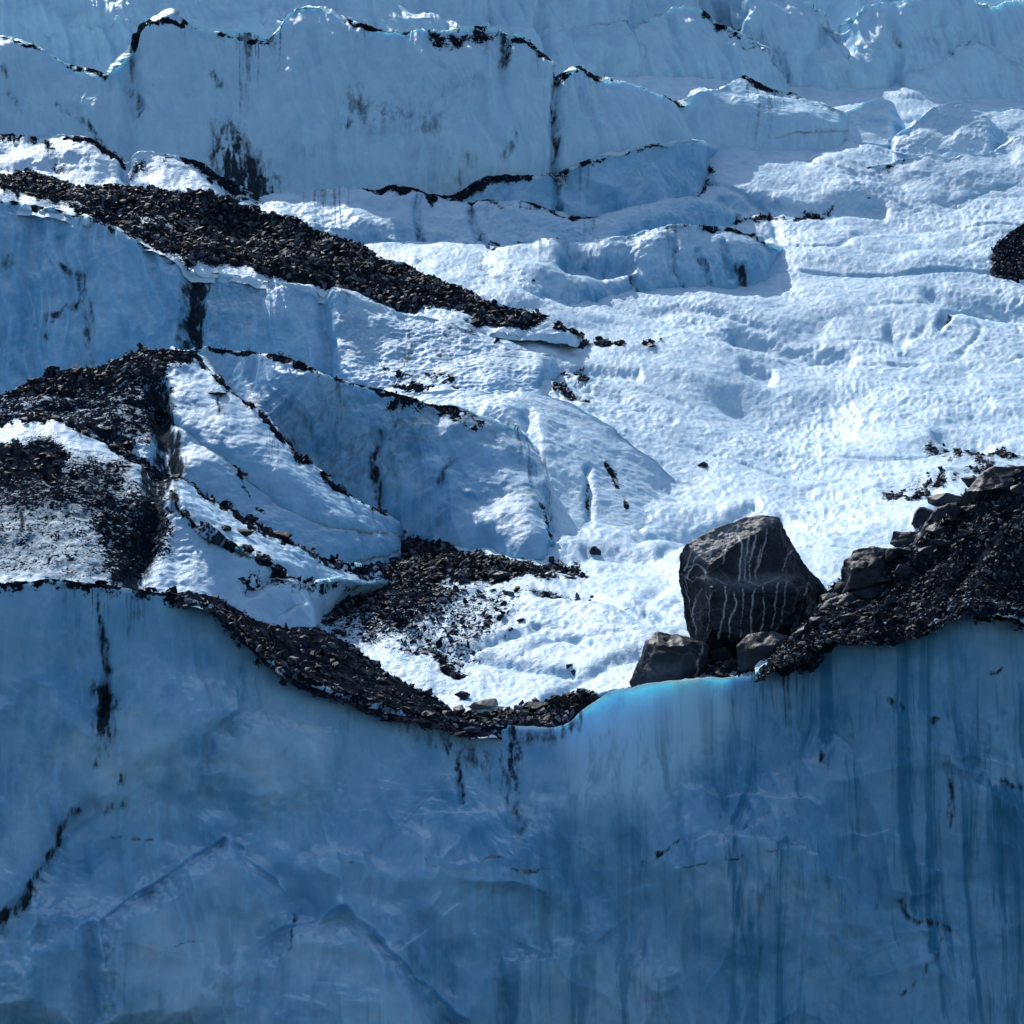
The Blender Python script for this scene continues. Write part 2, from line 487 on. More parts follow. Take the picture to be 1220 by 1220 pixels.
def layer(name, label, lines, back=((2.0, -0.6), (6.0, -5.0)), rows=None, x=None, seed=1, jy=2.5, js=40.0, jY=0.4, curve=1.0, below=30, rnd=0.0, thin=None, endw=26.0, endpush=3.5, topfade=1.0, fadepx=130.0, **cfg):
    """an ice ridge: control lines from foot to crest, then its hidden far side"""
    x0 = max(l[0][0] for l in lines); x1 = min(l[-1][0] for l in lines)
    px = XI[(XI >= x0) & (XI <= x1)]
    LY = []; LD = []; LS = []
    for li, l in enumerate(lines):
        a = np.asarray(l, float)
        y = np.interp(px, a[:, 0], a[:, 1]); dpt = np.interp(px, a[:, 0], a[:, 2])
        y = smooth1(y, 3); dpt = smooth1(dpt, 9)
        top = li == len(lines) - 1
        LS.append(smooth1(y, 14))
        y = y + jit(px, seed + li * 0.37, js) * jy * (1 if top else 1.5) + (jit(px, seed + 5, 9.0) * jy * 0.35 if top else 0)
        dpt = dpt + smooth1(jit(px, seed + 9 + li, 90.0), 20) * jY
        LY.append(y); LD.append(dpt)
    for k in range(1, len(LY)):                              # keep the lines in order
        LY[k] = np.minimum(LY[k], LY[k - 1] - 0.3)
        LS[k] = np.minimum(LS[k], LS[k - 1] - 0.3)
    gxs = []; gys = []; Ps = []; hid = []
    # skirt below the foot
    slope = (LD[1] - LD[0]) / np.maximum(LY[0] - LY[1], 3.0)
    nsk = 8
    for k in range(nsk, 0, -1):
        y = LY[0] + below * k / nsk
        D = LD[0] - np.minimum(slope, 0.06) * below * k / nsk
        Ps.append(unproj(px, y, D)); gxs.append(px); gys.append(y); hid.append(0.0)
    for k in range(len(LY) - 1):
        hmax = np.max(LY[k] - LY[k + 1])
        nr = max(6, int(hmax / 1.35))
        for j in range(nr):
            t = j / nr
            y = LY[k] + (LY[k + 1] - LY[k]) * t
            ts = np.clip((LS[k] - y) / np.maximum(LS[k] - LS[k + 1], 6.0), -0.1, 1.15)
            w_ = sstep(3.0, 14.0, LS[k] - LS[k + 1])
            ts = ts * w_ + t * (1 - w_)
            g = np.sign(ts) * np.abs(ts) ** curve
            D = LD[k] + (LD[k + 1] - LD[k]) * g
            if rnd and k == len(LY) - 2:
                D = D + rnd * sstep(0.75, 1.0, np.full_like(D, t)) ** 2
            Ps.append(unproj(px, y, D)); gxs.append(px); gys.append(y); hid.append(0.0)
    Pc = unproj(px, LY[-1], D)
    Ps.append(Pc); gxs.append(px); gys.append(LY[-1]); hid.append(0.0)
    prev = (0.0, 0.0)
    thn = 1.0 if thin is None else np.interp(px, [a for a, b in thin], [b for a, b in thin])
    for (dY, dZ) in back:
        m = 14
        for j in range(1, m + 1):
            t = j / m
            q = Pc.copy()
            q[:, 1] += (prev[0] + (dY - prev[0]) * t) * thn
            q[:, 2] += prev[1] + (dZ - prev[1]) * t
            Ps.append(q); gxs.append(px); gys.append(LY[-1] - 0.0 * t); hid.append(1.0)
        prev = (dY, dZ)
    P = np.stack(Ps); gx = np.stack(gxs); gy = np.stack(gys)
    endm = np.ones_like(px)
    if x0 > -20: endm = endm * sstep(0, endw, px - x0)
    if x1 < 1240: endm = endm * sstep(0, endw, x1 - px)
    f_ = 1 + endpush * (1 - endm) ** 1.5 / np.maximum(P[..., 1], 1)      # the ends dive into the ice behind
    P = P * f_[..., None]
    cfg['bel'] = gy - LY[-1][None, :]
    cfg['fade'] = topfade + (1 - topfade) * sstep(0, fadepx, gy - LY[-1][None, :]) if topfade < 1 else None
    return finish(name, P, gx, gy, np.array(hid), dict(cfg, seed=seed), label)


# --- near ice cliff
L0C = [(-560, 705, 96.5), (0, 697, 97), (60, 690, 97.2), (130, 697, 97.5), (200, 706, 98), (250, 716, 98.4), (290, 750, 98.8),
       (310, 775, 99), (345, 797, 99.5), (400, 820, 100), (450, 835, 100.3), (500, 850, 100.5), (545, 861, 100.5), (600, 866, 100.5),
       (660, 867, 100.5), (680, 860, 100.4), (700, 842, 100.3), (730, 824, 100.1), (765, 815, 100), (800, 809, 100), (862, 806, 100),
       (900, 803, 99.8), (930, 790, 99.5), (960, 775, 99.2), (985, 758, 99), (1020, 748, 98.7), (1060, 740, 98.3), (1100, 732, 98),
       (1140, 720, 97.6), (1170, 722, 97.6), (1200, 725, 97.6), (1220, 735, 97.6), (1780, 760, 97)]
L0A = np.array(L0C, float)


def below_crest(off, dY, xs=None, dx=0):
    return [(a + dx, b + off, c + dY) for a, b, c in L0C]


FRAC = []
_r = np.random.default_rng(21)
for k in range(12):
    x_, y_ = _r.uniform(-20, 1240), _r.uniform(900, 1230)
    a_ = _r.choice([-0.7, 0.6, 0.15, 1.1, -0.25]) + _r.normal() * 0.2
    pts_ = [(x_, y_)]
    for j in range(3):
        L_ = _r.uniform(20, 60)
        pts_.append((pts_[-1][0] + L_ * math.cos(a_), pts_[-1][1] + L_ * math.sin(a_)))
        a_ += _r.normal() * 0.45
    FRAC.append((float(_r.uniform(0.06, 0.2)), 4.0, float(_r.uniform(25, 70)), pts_))
layer('ice_cliff', 'tall shaded blue ice cliff in front with a dark rubble rim',
      [[(-560, 1345, 93.0), (300, 1345, 93.5), (700, 1345, 95.0), (1000, 1345, 95.0), (1780, 1345, 93)],
       [(-560, 1010, 94.8), (0, 1010, 95), (300, 1020, 96.2), (600, 1040, 97.6), (800, 1040, 97.6), (1000, 1000, 97.2), (1220, 980, 95.9), (1780, 980, 95.5)],
       L0C],
      back=((1.6, -0.3), (5.0, -3.0), (9.0, -9.0)), calm=[(670, 920, 70, 70)], pales=0.5, topfade=0.06, thin=[(560, 1), (680, 0.42), (860, 0.42), (960, 1)], flute=0.16, drip=1.0, seed=2, jy=2.0, jY=0.25, below=330, big=0.9, bigs=6.0, scoop=0.9, scoops=4.6, dimple=0.03, rough=0.012, crag=0.16, crust=0.25, haze_dirt=0.10,
      groove=[(0.5, 5, [(118, 700), (120, 760), (128, 800), (122, 850)]), (0.3, 4, [(548, 860), (545, 900), (548, 960)]),
               (0.5, 10, [(0, 1110), (40, 1060), (75, 990), (110, 960)])],
      step=[(0.5, 7, 60, [(300, 800), (285, 850), (248, 880), (242, 930), (232, 960)]),
            (0.55, 5, 90, [(395, 1110), (345, 1085), (305, 1040), (268, 1000), (215, 1035), (150, 1075), (125, 1100), (122, 1190)]),
            (0.6, 6, 110, [(590, 1260), (515, 1195), (470, 1150), (420, 1112), (400, 1095), (345, 1110), (250, 1170)]),
            (0.3, 6, 60, [(680, 1105), (660, 1085), (625, 1065), (575, 1060), (530, 1058), (512, 1095)]),
            (0.3, 4, 50, [(760, 1080), (720, 1120), (650, 1140), (600, 1128)]),
            (0.25, 7, 60, [(690, 1085), (760, 1050), (820, 1030)]),
            (0.3, 4, 70, [(400, 1030), (480, 980), (540, 915)]), (0.3, 5, 60, [(800, 930), (900, 945), (1000, 960)]), (0.25, 4, 50, [(830, 1000), (960, 1010), (1060, 1080)])] + FRAC,
      bulge=[(1.7, 22, [(120, 1230), (130, 1100), (210, 1045), (268, 1005), (330, 1065), (345, 1090), (300, 1150), (240, 1230)]), (1.9, 24, [(240, 1260), (270, 1170), (345, 1112), (415, 1115), (470, 1155), (530, 1260)]),
             (1.0, 24, [(245, 930), (255, 880), (320, 850), (400, 870), (400, 950), (300, 970)]), (0.6, 50, [(60, 830), (240, 820), (240, 880), (100, 1000), (20, 1000)]), (1.1, 25, [(0, 1200), (60, 1080), (110, 1100), (100, 1240)]),
             (0.5, 60, [(800, 1030), (940, 1000), (980, 1080), (860, 1140)]), (0.7, 22, [(600, 1150), (700, 1120), (800, 1160), (760, 1240), (620, 1240)])],
      stroke=[('s', 1.0, 5, [(118, 700), (120, 760), (126, 800)]), ('s', 1.3, 13, [(120, 828), (130, 845), (122, 870)]), ('s', 0.9, 5, [(124, 870), (118, 910)]),
              ('s', 1.2, 8, [(-20, 1120), (5, 1095), (40, 1060)]), ('s', 0.75, 5, [(40, 1060), (58, 1020), (80, 975), (95, 965)]),
              ('s', 0.8, 5, [(122, 965), (150, 958)]), ('s', 1.1, 4, [(145, 928), (143, 935)]), ('s', 0.65, 2.5, [(128, 996), (178, 996)]),
              ('s', 0.7, 2.5, [(205, 1130), (240, 1128)]), ('s', 0.7, 4, [(352, 1090), (346, 1140)]),
              ('s', 0.95, 5, [(612, 868), (613, 945)]), ('s', 0.8, 4, [(535, 862), (535, 898)]), ('s', 0.8, 4, [(546, 905), (548, 965)]), ('s', 0.6, 9, [(595, 870), (610, 960), (625, 1000)]),
              ('s', 0.5, 20, [(480, 860), (560, 900), (600, 935)]),
              ('s', 0.85, 4, [(1060, 830), (1078, 850)]), ('s', 0.9, 3.5, [(1108, 862), (1120, 860)]), ('s', 0.7, 5, [(1130, 900), (1135, 960), (1130, 1010)]),
              ('s', 0.8, 3.5, [(984, 888), (983, 905)]), ('s', 0.7, 5, [(1195, 930), (1215, 940)]), ('s', 0.8, 4, [(772, 1024), (790, 1016), (815, 1012)]),
              ('s', 0.7, 5, [(1070, 1070), (1080, 1090), (1140, 1110)]), ('s', 0.6, 4, [(1075, 1185), (1100, 1165), (1130, 1110)]), ('s', 0.75, 3, [(1180, 805), (1195, 798)]),
              ('d', 1.6, 3.5, [(a, b) for a, b, c in L0C[:14]]), ('d', 0.5, 12, [(a, b + 4) for a, b, c in L0C[:14]]),
              ('s', 0.6, 12, [(a, b + 8) for a, b, c in L0C[9:16]]), ('d', 2.6, 10, [(a, b) for a, b, c in L0C[22:]]),
              ('v', 0.7, 7, [(735, 830), (727, 870), (720, 905)]), ('v', 0.5, 9, [(680, 880), (660, 960), (640, 1030)]),
              ('v', 0.45, 8, [(590, 870), (545, 935), (500, 985), (410, 1030)]), ('v', 0.5, 6, [(690, 1085), (640, 1130), (560, 1150), (500, 1180)]), ('v', 0.5, 7, [(760, 1115), (700, 1165), (640, 1190)]),
              ('v', 0.6, 10, [(262, 870), (285, 850), (290, 800)])],
      area=[('g', 1.0, 30, [(672, 870), (700, 830), (760, 800), (870, 790), (880, 860), (780, 960), (690, 960)]), ('v', 1.0, 60, [(870, 750), (1260, 700), (1260, 1300), (900, 1260), (800, 1040), (830, 900)]),  # 'g': glow of the lip painted as a paler base
            ('v', 0.75, 90, [(470, 1120), (900, 1080), (1280, 1060), (1280, 1350), (420, 1350)]), ('v', 0.4, 90, [(-60, 1120), (300, 1080), (520, 1120), (520, 1350), (-60, 1350)]), ('v', 0.55, 70, [(640, 900), (860, 820), (860, 1300), (560, 1300), (560, 1100)])])  # 'v' along the bottom: shade painted as darker blue

# --- debris bank on the rim of the cliff, left of the low saddle
layer('rim_bank', 'dark rubble bank along the cliff rim sloping down to the saddle',
      [[(a, b + 9, c - 0.5) for a, b, c in L0C if 190 <= a <= 600],
       [(200, 702, 99.8), (262, 716, 101), (300, 740, 103), (340, 750, 105), (380, 749, 106.5), (420, 767, 106), (460, 798, 105), (500, 822, 104), (545, 849, 102.5), (600, 866, 101.2)]],
      back=((2, -0.4), (5, -3)), endpush=0.6, seed=4, jy=3, below=6, big=0.15, cup=0.05, scoop=0.05,
      area=[('d', 0.98, 6, [(190, 700), (262, 712), (340, 740), (385, 742), (430, 765), (470, 796), (560, 850), (600, 875), (540, 880), (400, 850), (300, 800), (240, 730), (190, 720)])])

# --- dark moraine slope on the right
layer('moraine_slope', 'dark frozen rubble slope rising to the right behind the boulders',
      [[(a, b + (4 if a < 950 else 9), c - 0.85) for a, b, c in L0C if a >= 900],
       [(900, 796, 100.0), (930, 780, 100.6), (950, 758, 101), (985, 725, 101.6), (1005, 708, 102), (1040, 696, 102), (1065, 675, 102), (1095, 652, 102.2), (1110, 624, 102.4),
        (1150, 602, 102.4), (1180, 572, 102.6), (1220, 560, 102.6), (1300, 520, 103), (1780, 480, 103)]],
      back=((2, -0.3), (6, -4)), endpush=0.6, seed=5, jy=4, below=8, big=0.5, bigs=3.5, cup=0.1, scoop=0.35, scoops=1.6, dimple=0.1, rough=0.05, crust=0.8,
      groove=[(0.25, 6, [(1040, 745), (1080, 690), (1130, 640)]), (0.25, 6, [(1120, 725), (1160, 650), (1215, 600)])],
      area=[('d', 0.93, 10, [(880, 830), (960, 740), (1100, 600), (1250, 500), (1800, 440), (1800, 800), (1190, 745), (900, 840)])],
      clean=[(0.38, 12, [(1030, 750), (1130, 700), (1215, 690), (1240, 760)]), (0.3, 10, [(1100, 680), (1180, 600), (1240, 590), (1220, 640), (1150, 690)])])

# --- lower left fin
layer('lower_fin', 'dirty ice slope above the cliff at lower left, crossed by a black gully',
      [[(-560, 720, 103), (0, 720, 103), (150, 730, 103.5), (250, 735, 105), (310, 745, 106.5), (350, 725, 108.5), (400, 708, 115), (470, 698, 119.5)],
       [(-560, 600, 111), (0, 600, 110.3), (150, 600, 110.3), (205, 592, 110.8), (250, 635, 108.8), (290, 655, 108.8), (330, 680, 109), (360, 692, 111.5), (430, 692, 116), (470, 694, 119.5)],
       [(-560, 495, 118), (0, 500, 118), (60, 500, 118), (110, 515, 117.5), (150, 535, 117), (190, 555, 116.5), (230, 580, 116), (280, 605, 115.5), (330, 635, 115), (380, 660, 115.5), (430, 672, 117.8), (470, 686, 120.5)]],
      seed=6, drip=0.4, pale=0.35, cup=0.1, jy=2, crust=0.45, big=0.4, haze_dirt=0.12,
      groove=[(0.5, 14, [(190, 560), (180, 620), (165, 690)]), (0.4, 8, [(300, 700), (345, 680), (375, 690)])],
      stroke=[('s', 1.9, 19, [(192, 545), (190, 590), (172, 640), (155, 695)]), ('d', 1.0, 9, [(0, 500), (60, 500), (110, 515), (190, 555), (280, 605), (380, 660), (470, 686)]),
              ('s', 1.0, 4.5, [(205, 592), (222, 612), (250, 637), (290, 657), (330, 682), (365, 692)]), ('d', 0.75, 5, [(205, 592), (222, 612), (250, 635), (290, 655), (330, 680), (370, 690)]), ('s', 0.8, 6, [(15, 600), (30, 625), (18, 650)]),
              ('d', 0.42, 14, [(300, 690), (360, 700), (420, 700)]), ('d', 0.55, 6, [(20, 560), (60, 580), (110, 590)])],
      area=[('d', 0.80, 16, [(-600, 530), (0, 530), (60, 525), (85, 545), (70, 590), (30, 575), (-600, 590)]), ('d', 0.55, 25, [(90, 600), (200, 560), (210, 650), (150, 700), (120, 690)]),
            ('d', 0.54, 26, [(-600, 560), (160, 545), (150, 620), (-600, 625)]), ('s', 0.55, 30, [(-600, 560), (170, 545), (150, 640), (-600, 640)]), ('s', 0.42, 26, [(-600, 590), (180, 590), (140, 700), (-600, 690)]), ('d', 0.36, 26, [(-600, 600), (180, 600), (140, 700), (-600, 680)])])

# --- second fin: dirty dome and diagonal blade
layer('dirty_dome', 'ice dome capped with black gravel at left with a blade edge running down right',
      [[(-560, 535, 125), (0, 535, 125), (110, 545, 124), (190, 585, 122.5), (230, 605, 121.5), (330, 660, 119.5), (400, 680, 120.5), (455, 665, 124), (485, 648, 126.5)],
       [(-560, 505, 127), (0, 500, 127), (110, 485, 127.3), (190, 490, 127.3), (230, 520, 125.3), (280, 560, 123.6), (330, 600, 122), (400, 640, 122.2), (455, 640, 125), (485, 640, 127)],
       [(-560, 475, 129.5), (0, 467, 129.5), (30, 447, 130), (60, 440, 130.5), (110, 437, 130.5), (150, 427, 131), (190, 416, 131.5), (240, 417, 131.5), (265, 455, 129.3), (290, 480, 128.2), (325, 510, 126.8),
        (350, 545, 125.6), (390, 580, 125), (430, 605, 125.5), (455, 617, 126.2), (485, 630, 128)]],
      back=((1.2, -0.5), (4, -5)), seed=7, curve=1.4, flute=0.12, drip=0.6, jy=2, cup=0.08, crust=0.2, dimple=0.05,
      groove=[(0.6, 12, [(190, 470), (195, 520), (200, 560)])],
      stroke=[('s', 1.9, 16, [(188, 478), (196, 520), (205, 560)]), ('d', 0.85, 5, [(225, 420), (265, 455), (290, 480), (325, 510), (350, 545), (390, 580), (455, 617)]),
              ('s', 0.9, 3.5, [(265, 472), (263, 500)]), ('d', 0.55, 4, [(282, 560), (300, 600), (312, 605)]), ('d', 0.97, 11, [(0, 515), (60, 505), (110, 515), (150, 535)]),
              ('d', 0.9, 10, [(0, 520), (100, 530), (190, 565), (280, 615)])],
      area=[('d', 0.88, 18, [(-600, 465), (20, 445), (60, 432), (110, 430), (190, 408), (235, 410), (228, 435), (195, 455), (150, 462), (90, 472), (-600, 485)]),
            ('s', 0.45, 28, [(-600, 465), (200, 430), (210, 500), (180, 540), (-600, 535)]), ('d', 0.5, 24, [(-600, 465), (200, 430), (215, 490), (180, 540), (60, 530), (-600, 530)])],
      clean=[(0.6, 8, [(195, 432), (240, 452), (262, 470), (220, 475)])])

# --- first fin: the long curved blade in the middle
layer('curved_ice_fin', 'long curved ice fin in the middle with black grit along its crest',
      [[(200, 500, 136), (265, 482, 137), (325, 530, 132.5), (390, 600, 129.5), (455, 642, 128), (500, 648, 127), (560, 668, 124.6), (640, 672, 122.6), (674, 660, 124)],
       [(200, 418, 140), (240, 413, 138.8), (270, 414, 138.3), (320, 425, 135.6), (370, 440, 133.2), (420, 455, 131.6), (470, 466, 131), (520, 480, 131.3), (560, 490, 130.8), (600, 498, 131), (625, 505, 131),
        (640, 530, 130.3), (655, 580, 128), (662, 630, 125.5), (674, 656, 124.3)]],
      back=((1.0, -0.4), (3.5, -4)), seed=8, flute=0.18, drip=0.95, jy=1.8, cup=0.06, scoop=0.3, haze_dirt=0.3, curve=1.25, crust=0.3,
      groove=[(0.3, 7, [(452, 520), (447, 560), (450, 600)])],
      stroke=[('s', 0.95, 6, [(452, 515), (446, 560), (450, 605)]), ('s', 0.7, 6, [(540, 550), (525, 590)]), ('d', 0.92, 5, [(230, 414), (270, 412), (320, 424), (370, 438), (420, 455)]),
              ('d', 0.9, 8, [(420, 453), (470, 464), (520, 482), (560, 494)]), ('d', 0.6, 12, [(470, 480), (560, 497), (565, 510)]), ('s', 0.55, 6, [(480, 490), (470, 530)]), ('s', 0.5, 5, [(400, 470), (402, 520)]),
              ('d', 0.97, 11, [(330, 525), (360, 565), (400, 605), (450, 635), (500, 650)]), ('s', 0.7, 12, [(340, 530), (400, 605), (460, 640)]), ('d', 0.62, 6, [(640, 600), (655, 640)])])

layer('ice_hump', 'smooth rounded ice hump right of the curved fin',
      [[(470, 530, 134), (600, 565, 131.5), (650, 648, 124), (700, 662, 124.2), (760, 642, 127.6), (800, 616, 131.6), (836, 609, 135)],
       [(470, 500, 136), (600, 490, 136.2), (650, 525, 133.5), (700, 560, 132.8), (760, 575, 133.2), (800, 590, 134.5), (836, 605, 135.5)],
       [(470, 476, 137.5), (540, 468, 138.3), (600, 464, 139), (640, 465, 139), (690, 480, 138.5), (730, 505, 137.8), (760, 530, 137), (790, 555, 136.5), (812, 578, 136), (836, 603, 136)]],
      back=((3, -0.2), (7, -3)), seed=9, curve=1.0, jy=2, cup=0.09, roll=0.15,
      groove=[(0.5, 9, [(628, 500), (635, 560), (650, 620), (660, 645)]), (0.25, 5, [(700, 560), (704, 640)])],
      stroke=[('d', 0.5, 5, [(655, 600), (660, 648)]), ('d', 0.48, 4, [(700, 560), (704, 645)]), ('d', 0.55, 6, [(720, 545), (745, 600)])])

# --- the ice wall below the upper gravel band
layer('left_ice_wall', 'blue ice wall at left beneath the broad upper gravel band',
      [[(-560, 490, 153.5), (0, 480, 153.5), (110, 458, 153), (200, 432, 152), (260, 432, 151), (350, 455, 149.5), (430, 475, 146.5), (480, 485, 145.5), (540, 478, 144.8), (600, 472, 144.8), (664, 452, 147.5)],
       [(-560, 240, 160), (0, 236, 160), (60, 242, 159), (130, 268, 157.3), (200, 300, 155.3), (230, 318, 154.3), (250, 320, 154.3), (300, 327, 154.3), (350, 342, 153.9), (400, 353, 153.5), (450, 365, 153.5),
        (500, 380, 153), (540, 392, 152.3), (580, 405, 151.4), (620, 420, 150.7), (664, 440, 149)]],
      back=((2, 0.2), (6, -2)), seed=10, flute=0.3, drip=0.6, jy=2.5, cup=0.09, crust=0.4, haze_dirt=0.2, curve=1.25, scoop=0.4,
      groove=[(1.0, 14, [(232, 322), (228, 370), (226, 412)]), (0.7, 9, [(385, 352), (386, 400), (384, 450)]), (0.5, 12, [(38, 245), (32, 340), (30, 440)]), (0.3, 6, [(100, 330), (110, 430)])],
      stroke=[('s', 1.8, 13, [(234, 325), (228, 370), (226, 420)]), ('s', 0.8, 6, [(70, 315), (98, 332), (98, 360), (60, 380), (55, 400)]), ('s', 0.55, 8, [(105, 350), (108, 440)]), ('s', 0.6, 10, [(0, 320), (10, 310)]),
              ('d', 0.7, 8, [(0, 232), (60, 238), (130, 262), (210, 305)]), ('s', 0.6, 7, [(490, 395), (485, 430)]), ('s', 0.5, 12, [(535, 390), (530, 420)]), ('d', 0.55, 8, [(460, 440), (540, 455)]),
              ('d', 0.9, 9, [(470, 462), (540, 462)]), ('d', 0.6, 7, [(560, 392), (640, 420), (700, 440)])])

layer('gravel_slope', 'long slope of dark gravel descending from upper left to the snowfield',
      [[(-560, 250, 159.6), (0, 243, 159.8), (70, 248, 158.8), (130, 273, 157.2), (200, 302, 155.6), (230, 325, 154.6), (290, 333, 154.5), (350, 346, 154.2), (420, 360, 153.8), (480, 380, 153.4), (540, 394, 152.8), (600, 399, 152.6), (650, 398, 152.8), (700, 408, 152.6)],
       [(-560, 200, 166), (0, 203, 166), (100, 220, 165.5), (180, 228, 165.5), (240, 233, 165.5), (300, 236, 165), (340, 250, 163.5), (380, 275, 161.5), (420, 290, 160), (480, 310, 158.6), (540, 340, 156.8), (600, 365, 155.3), (650, 387, 154), (700, 403, 153.2)]],
      back=((2, -0.2), (5, -2)), seed=11, jy=2.5, pale=0.75, bulge=[(-0.8, 18, [(250, 238), (330, 248), (380, 285), (330, 300), (265, 275)]), (0.4, 15, [(230, 300), (330, 300), (420, 330), (300, 325)])], cup=0.08, big=0.5, bigs=5, below=8,
      area=[('d', 0.95, 9, [(-600, 198), (0, 201), (100, 218), (240, 231), (300, 234), (345, 248), (385, 272), (430, 290), (500, 318), (560, 348), (655, 386), (640, 392), (600, 391), (540, 386), (480, 373), (420, 352),
                                (350, 340), (290, 322), (225, 316), (205, 300), (215, 280), (180, 262), (130, 250), (70, 236), (0, 230), (-600, 232)]),
            ('d', 0.6, 10, [(60, 235), (140, 245), (220, 280), (215, 310), (150, 290)])],
      stroke=[('d', 0.9, 4, [(665, 394), (700, 402), (745, 408)])])

layer('snow_humps', 'low snow humps between the gravel slope and the back wall',
      [[(-560, 220, 169.5), (0, 220, 169), (100, 236, 168.5), (200, 245, 168), (300, 252, 168), (360, 275, 164.5)],
       [(-560, 162, 176), (0, 160, 176), (40, 163, 176), (80, 163, 176), (125, 182, 175), (150, 189, 175), (200, 182, 175), (240, 190, 174.5), (270, 212, 174), (320, 234, 173), (360, 262, 169)]],
      back=((1, -0.1), (4, -3)), seed=12, jy=2.5, haze_dirt=0.15,
      groove=[(0.6, 8, [(150, 190), (155, 215), (190, 235)])],
      stroke=[('d', 0.9, 5, [(80, 166), (125, 184), (145, 190)]), ('d', 0.85, 7, [(225, 192), (245, 200), (275, 218), (325, 236)]), ('d', 0.55, 12, [(60, 175), (70, 195)]), ('d', 0.5, 10, [(165, 200), (215, 185)]),
              ('d', 0.6, 6, [(0, 162), (40, 168)])])

layer('middle_ridge', 'low sunlit ice ridge below the back wall',
      [[(290, 268, 168.5), (380, 290, 168), (430, 300, 168.5), (500, 309, 169), (560, 309, 169.5), (640, 300, 170.5), (700, 294, 171.5), (760, 284, 174), (850, 265, 178.2), (894, 264, 180)],
       [(290, 244, 173.5), (330, 233, 174.5), (380, 230, 175), (440, 226, 175.5), (490, 229, 175.5), (520, 236, 175.5), (560, 245, 175), (600, 243, 175), (650, 246, 175), (700, 252, 175.5), (760, 243, 177), (800, 240, 178), (850, 241, 179.3), (894, 257, 180.5)]],
      back=((1, -0.1), (3, -3)), seed=13, flute=0.25, drip=0.5, jy=2.5, haze_dirt=0.14, curve=1.9, crust=0.6,
      groove=[(0.3, 5, [(498, 245), (503, 300)]), (0.3, 5, [(560, 255), (575, 295)])],
      stroke=[('s', 0.7, 5, [(498, 240), (503, 300)]), ('s', 0.55, 7, [(560, 255), (575, 290)]), ('d', 0.85, 5, [(430, 226), (490, 229), (520, 238)]), ('d', 0.6, 5, [(560, 246), (700, 252)]), ('d', 0.55, 5, [(540, 300), (700, 290)])])

layer('ledge', 'dirty ice ledge along the foot of the back wall',
      [[(480, 255, 176.6), (600, 265, 176.4), (700, 265, 177), (780, 255, 179), (856, 215, 184.3)],
       [(480, 231, 178), (540, 237, 177.8), (570, 222, 178.1), (600, 209, 178.4), (640, 206, 178.5), (664, 202, 178.7), (720, 180, 179.8), (790, 166, 182), (830, 162, 185), (856, 176, 187.2)]],
      back=((0.8, -0.1), (2.5, -2)), seed=14, drip=0.6, jy=2, haze_dirt=0.16, crust=0.5,
      groove=[(0.5, 5, [(664, 200), (665, 250)])],
      stroke=[('s', 0.6, 8, [(668, 205), (665, 250)]), ('d', 1.0, 9, [(485, 233), (540, 236), (570, 222), (600, 209), (626, 208)]), ('s', 0.9, 7, [(540, 240), (575, 224), (620, 210)]), ('d', 0.6, 4, [(626, 207), (664, 200), (790, 166)])])

layer('teal_ridge', 'ice ridge with a hollow teal overhang and dark drip marks beneath it',
      [[(470, 325, 163), (560, 350, 162), (640, 375, 159.5), (700, 370, 163), (760, 357, 166), (820, 352, 168), (900, 342, 169.5), (938, 312, 171.5)],
       [(470, 303, 166.5), (530, 299, 167), (560, 298, 167.5), (640, 288, 168.7), (680, 292, 169.2), (720, 287, 169.7), (760, 276, 170.5), (800, 272, 171.2), (840, 269, 171.8), (880, 272, 172.2), (910, 278, 172.4), (938, 294, 172.6)]],
      back=((2, -0.1), (5, -3)), seed=15, flute=0.3, curve=2.0, drip=0.5, jy=2.5, haze_dirt=0.1, crust=0.7, dimple=0.06,
      groove=[(1.1, 12, [(680, 310), (715, 316), (745, 312)]), (0.3, 4, [(755, 330), (770, 352)]), (0.25, 4, [(800, 290), (812, 345)]), (0.3, 4, [(830, 300), (845, 345)]), (0.3, 4, [(860, 290), (872, 330)])],
      stroke=[('v', 1.0, 14, [(670, 308), (715, 316), (745, 312)]), ('s', 0.9, 4, [(752, 328), (768, 356)]), ('s', 0.65, 4, [(800, 295), (812, 345)]), ('s', 0.65, 4, [(832, 305), (848, 345)]), ('s', 0.9, 8, [(878, 318), (888, 336)]),
              ('d', 0.6, 6, [(800, 272), (880, 272), (915, 282)]), ('d', 0.7, 5, [(500, 300), (585, 298)]), ('s', 0.5, 9, [(570, 310), (575, 330)])])

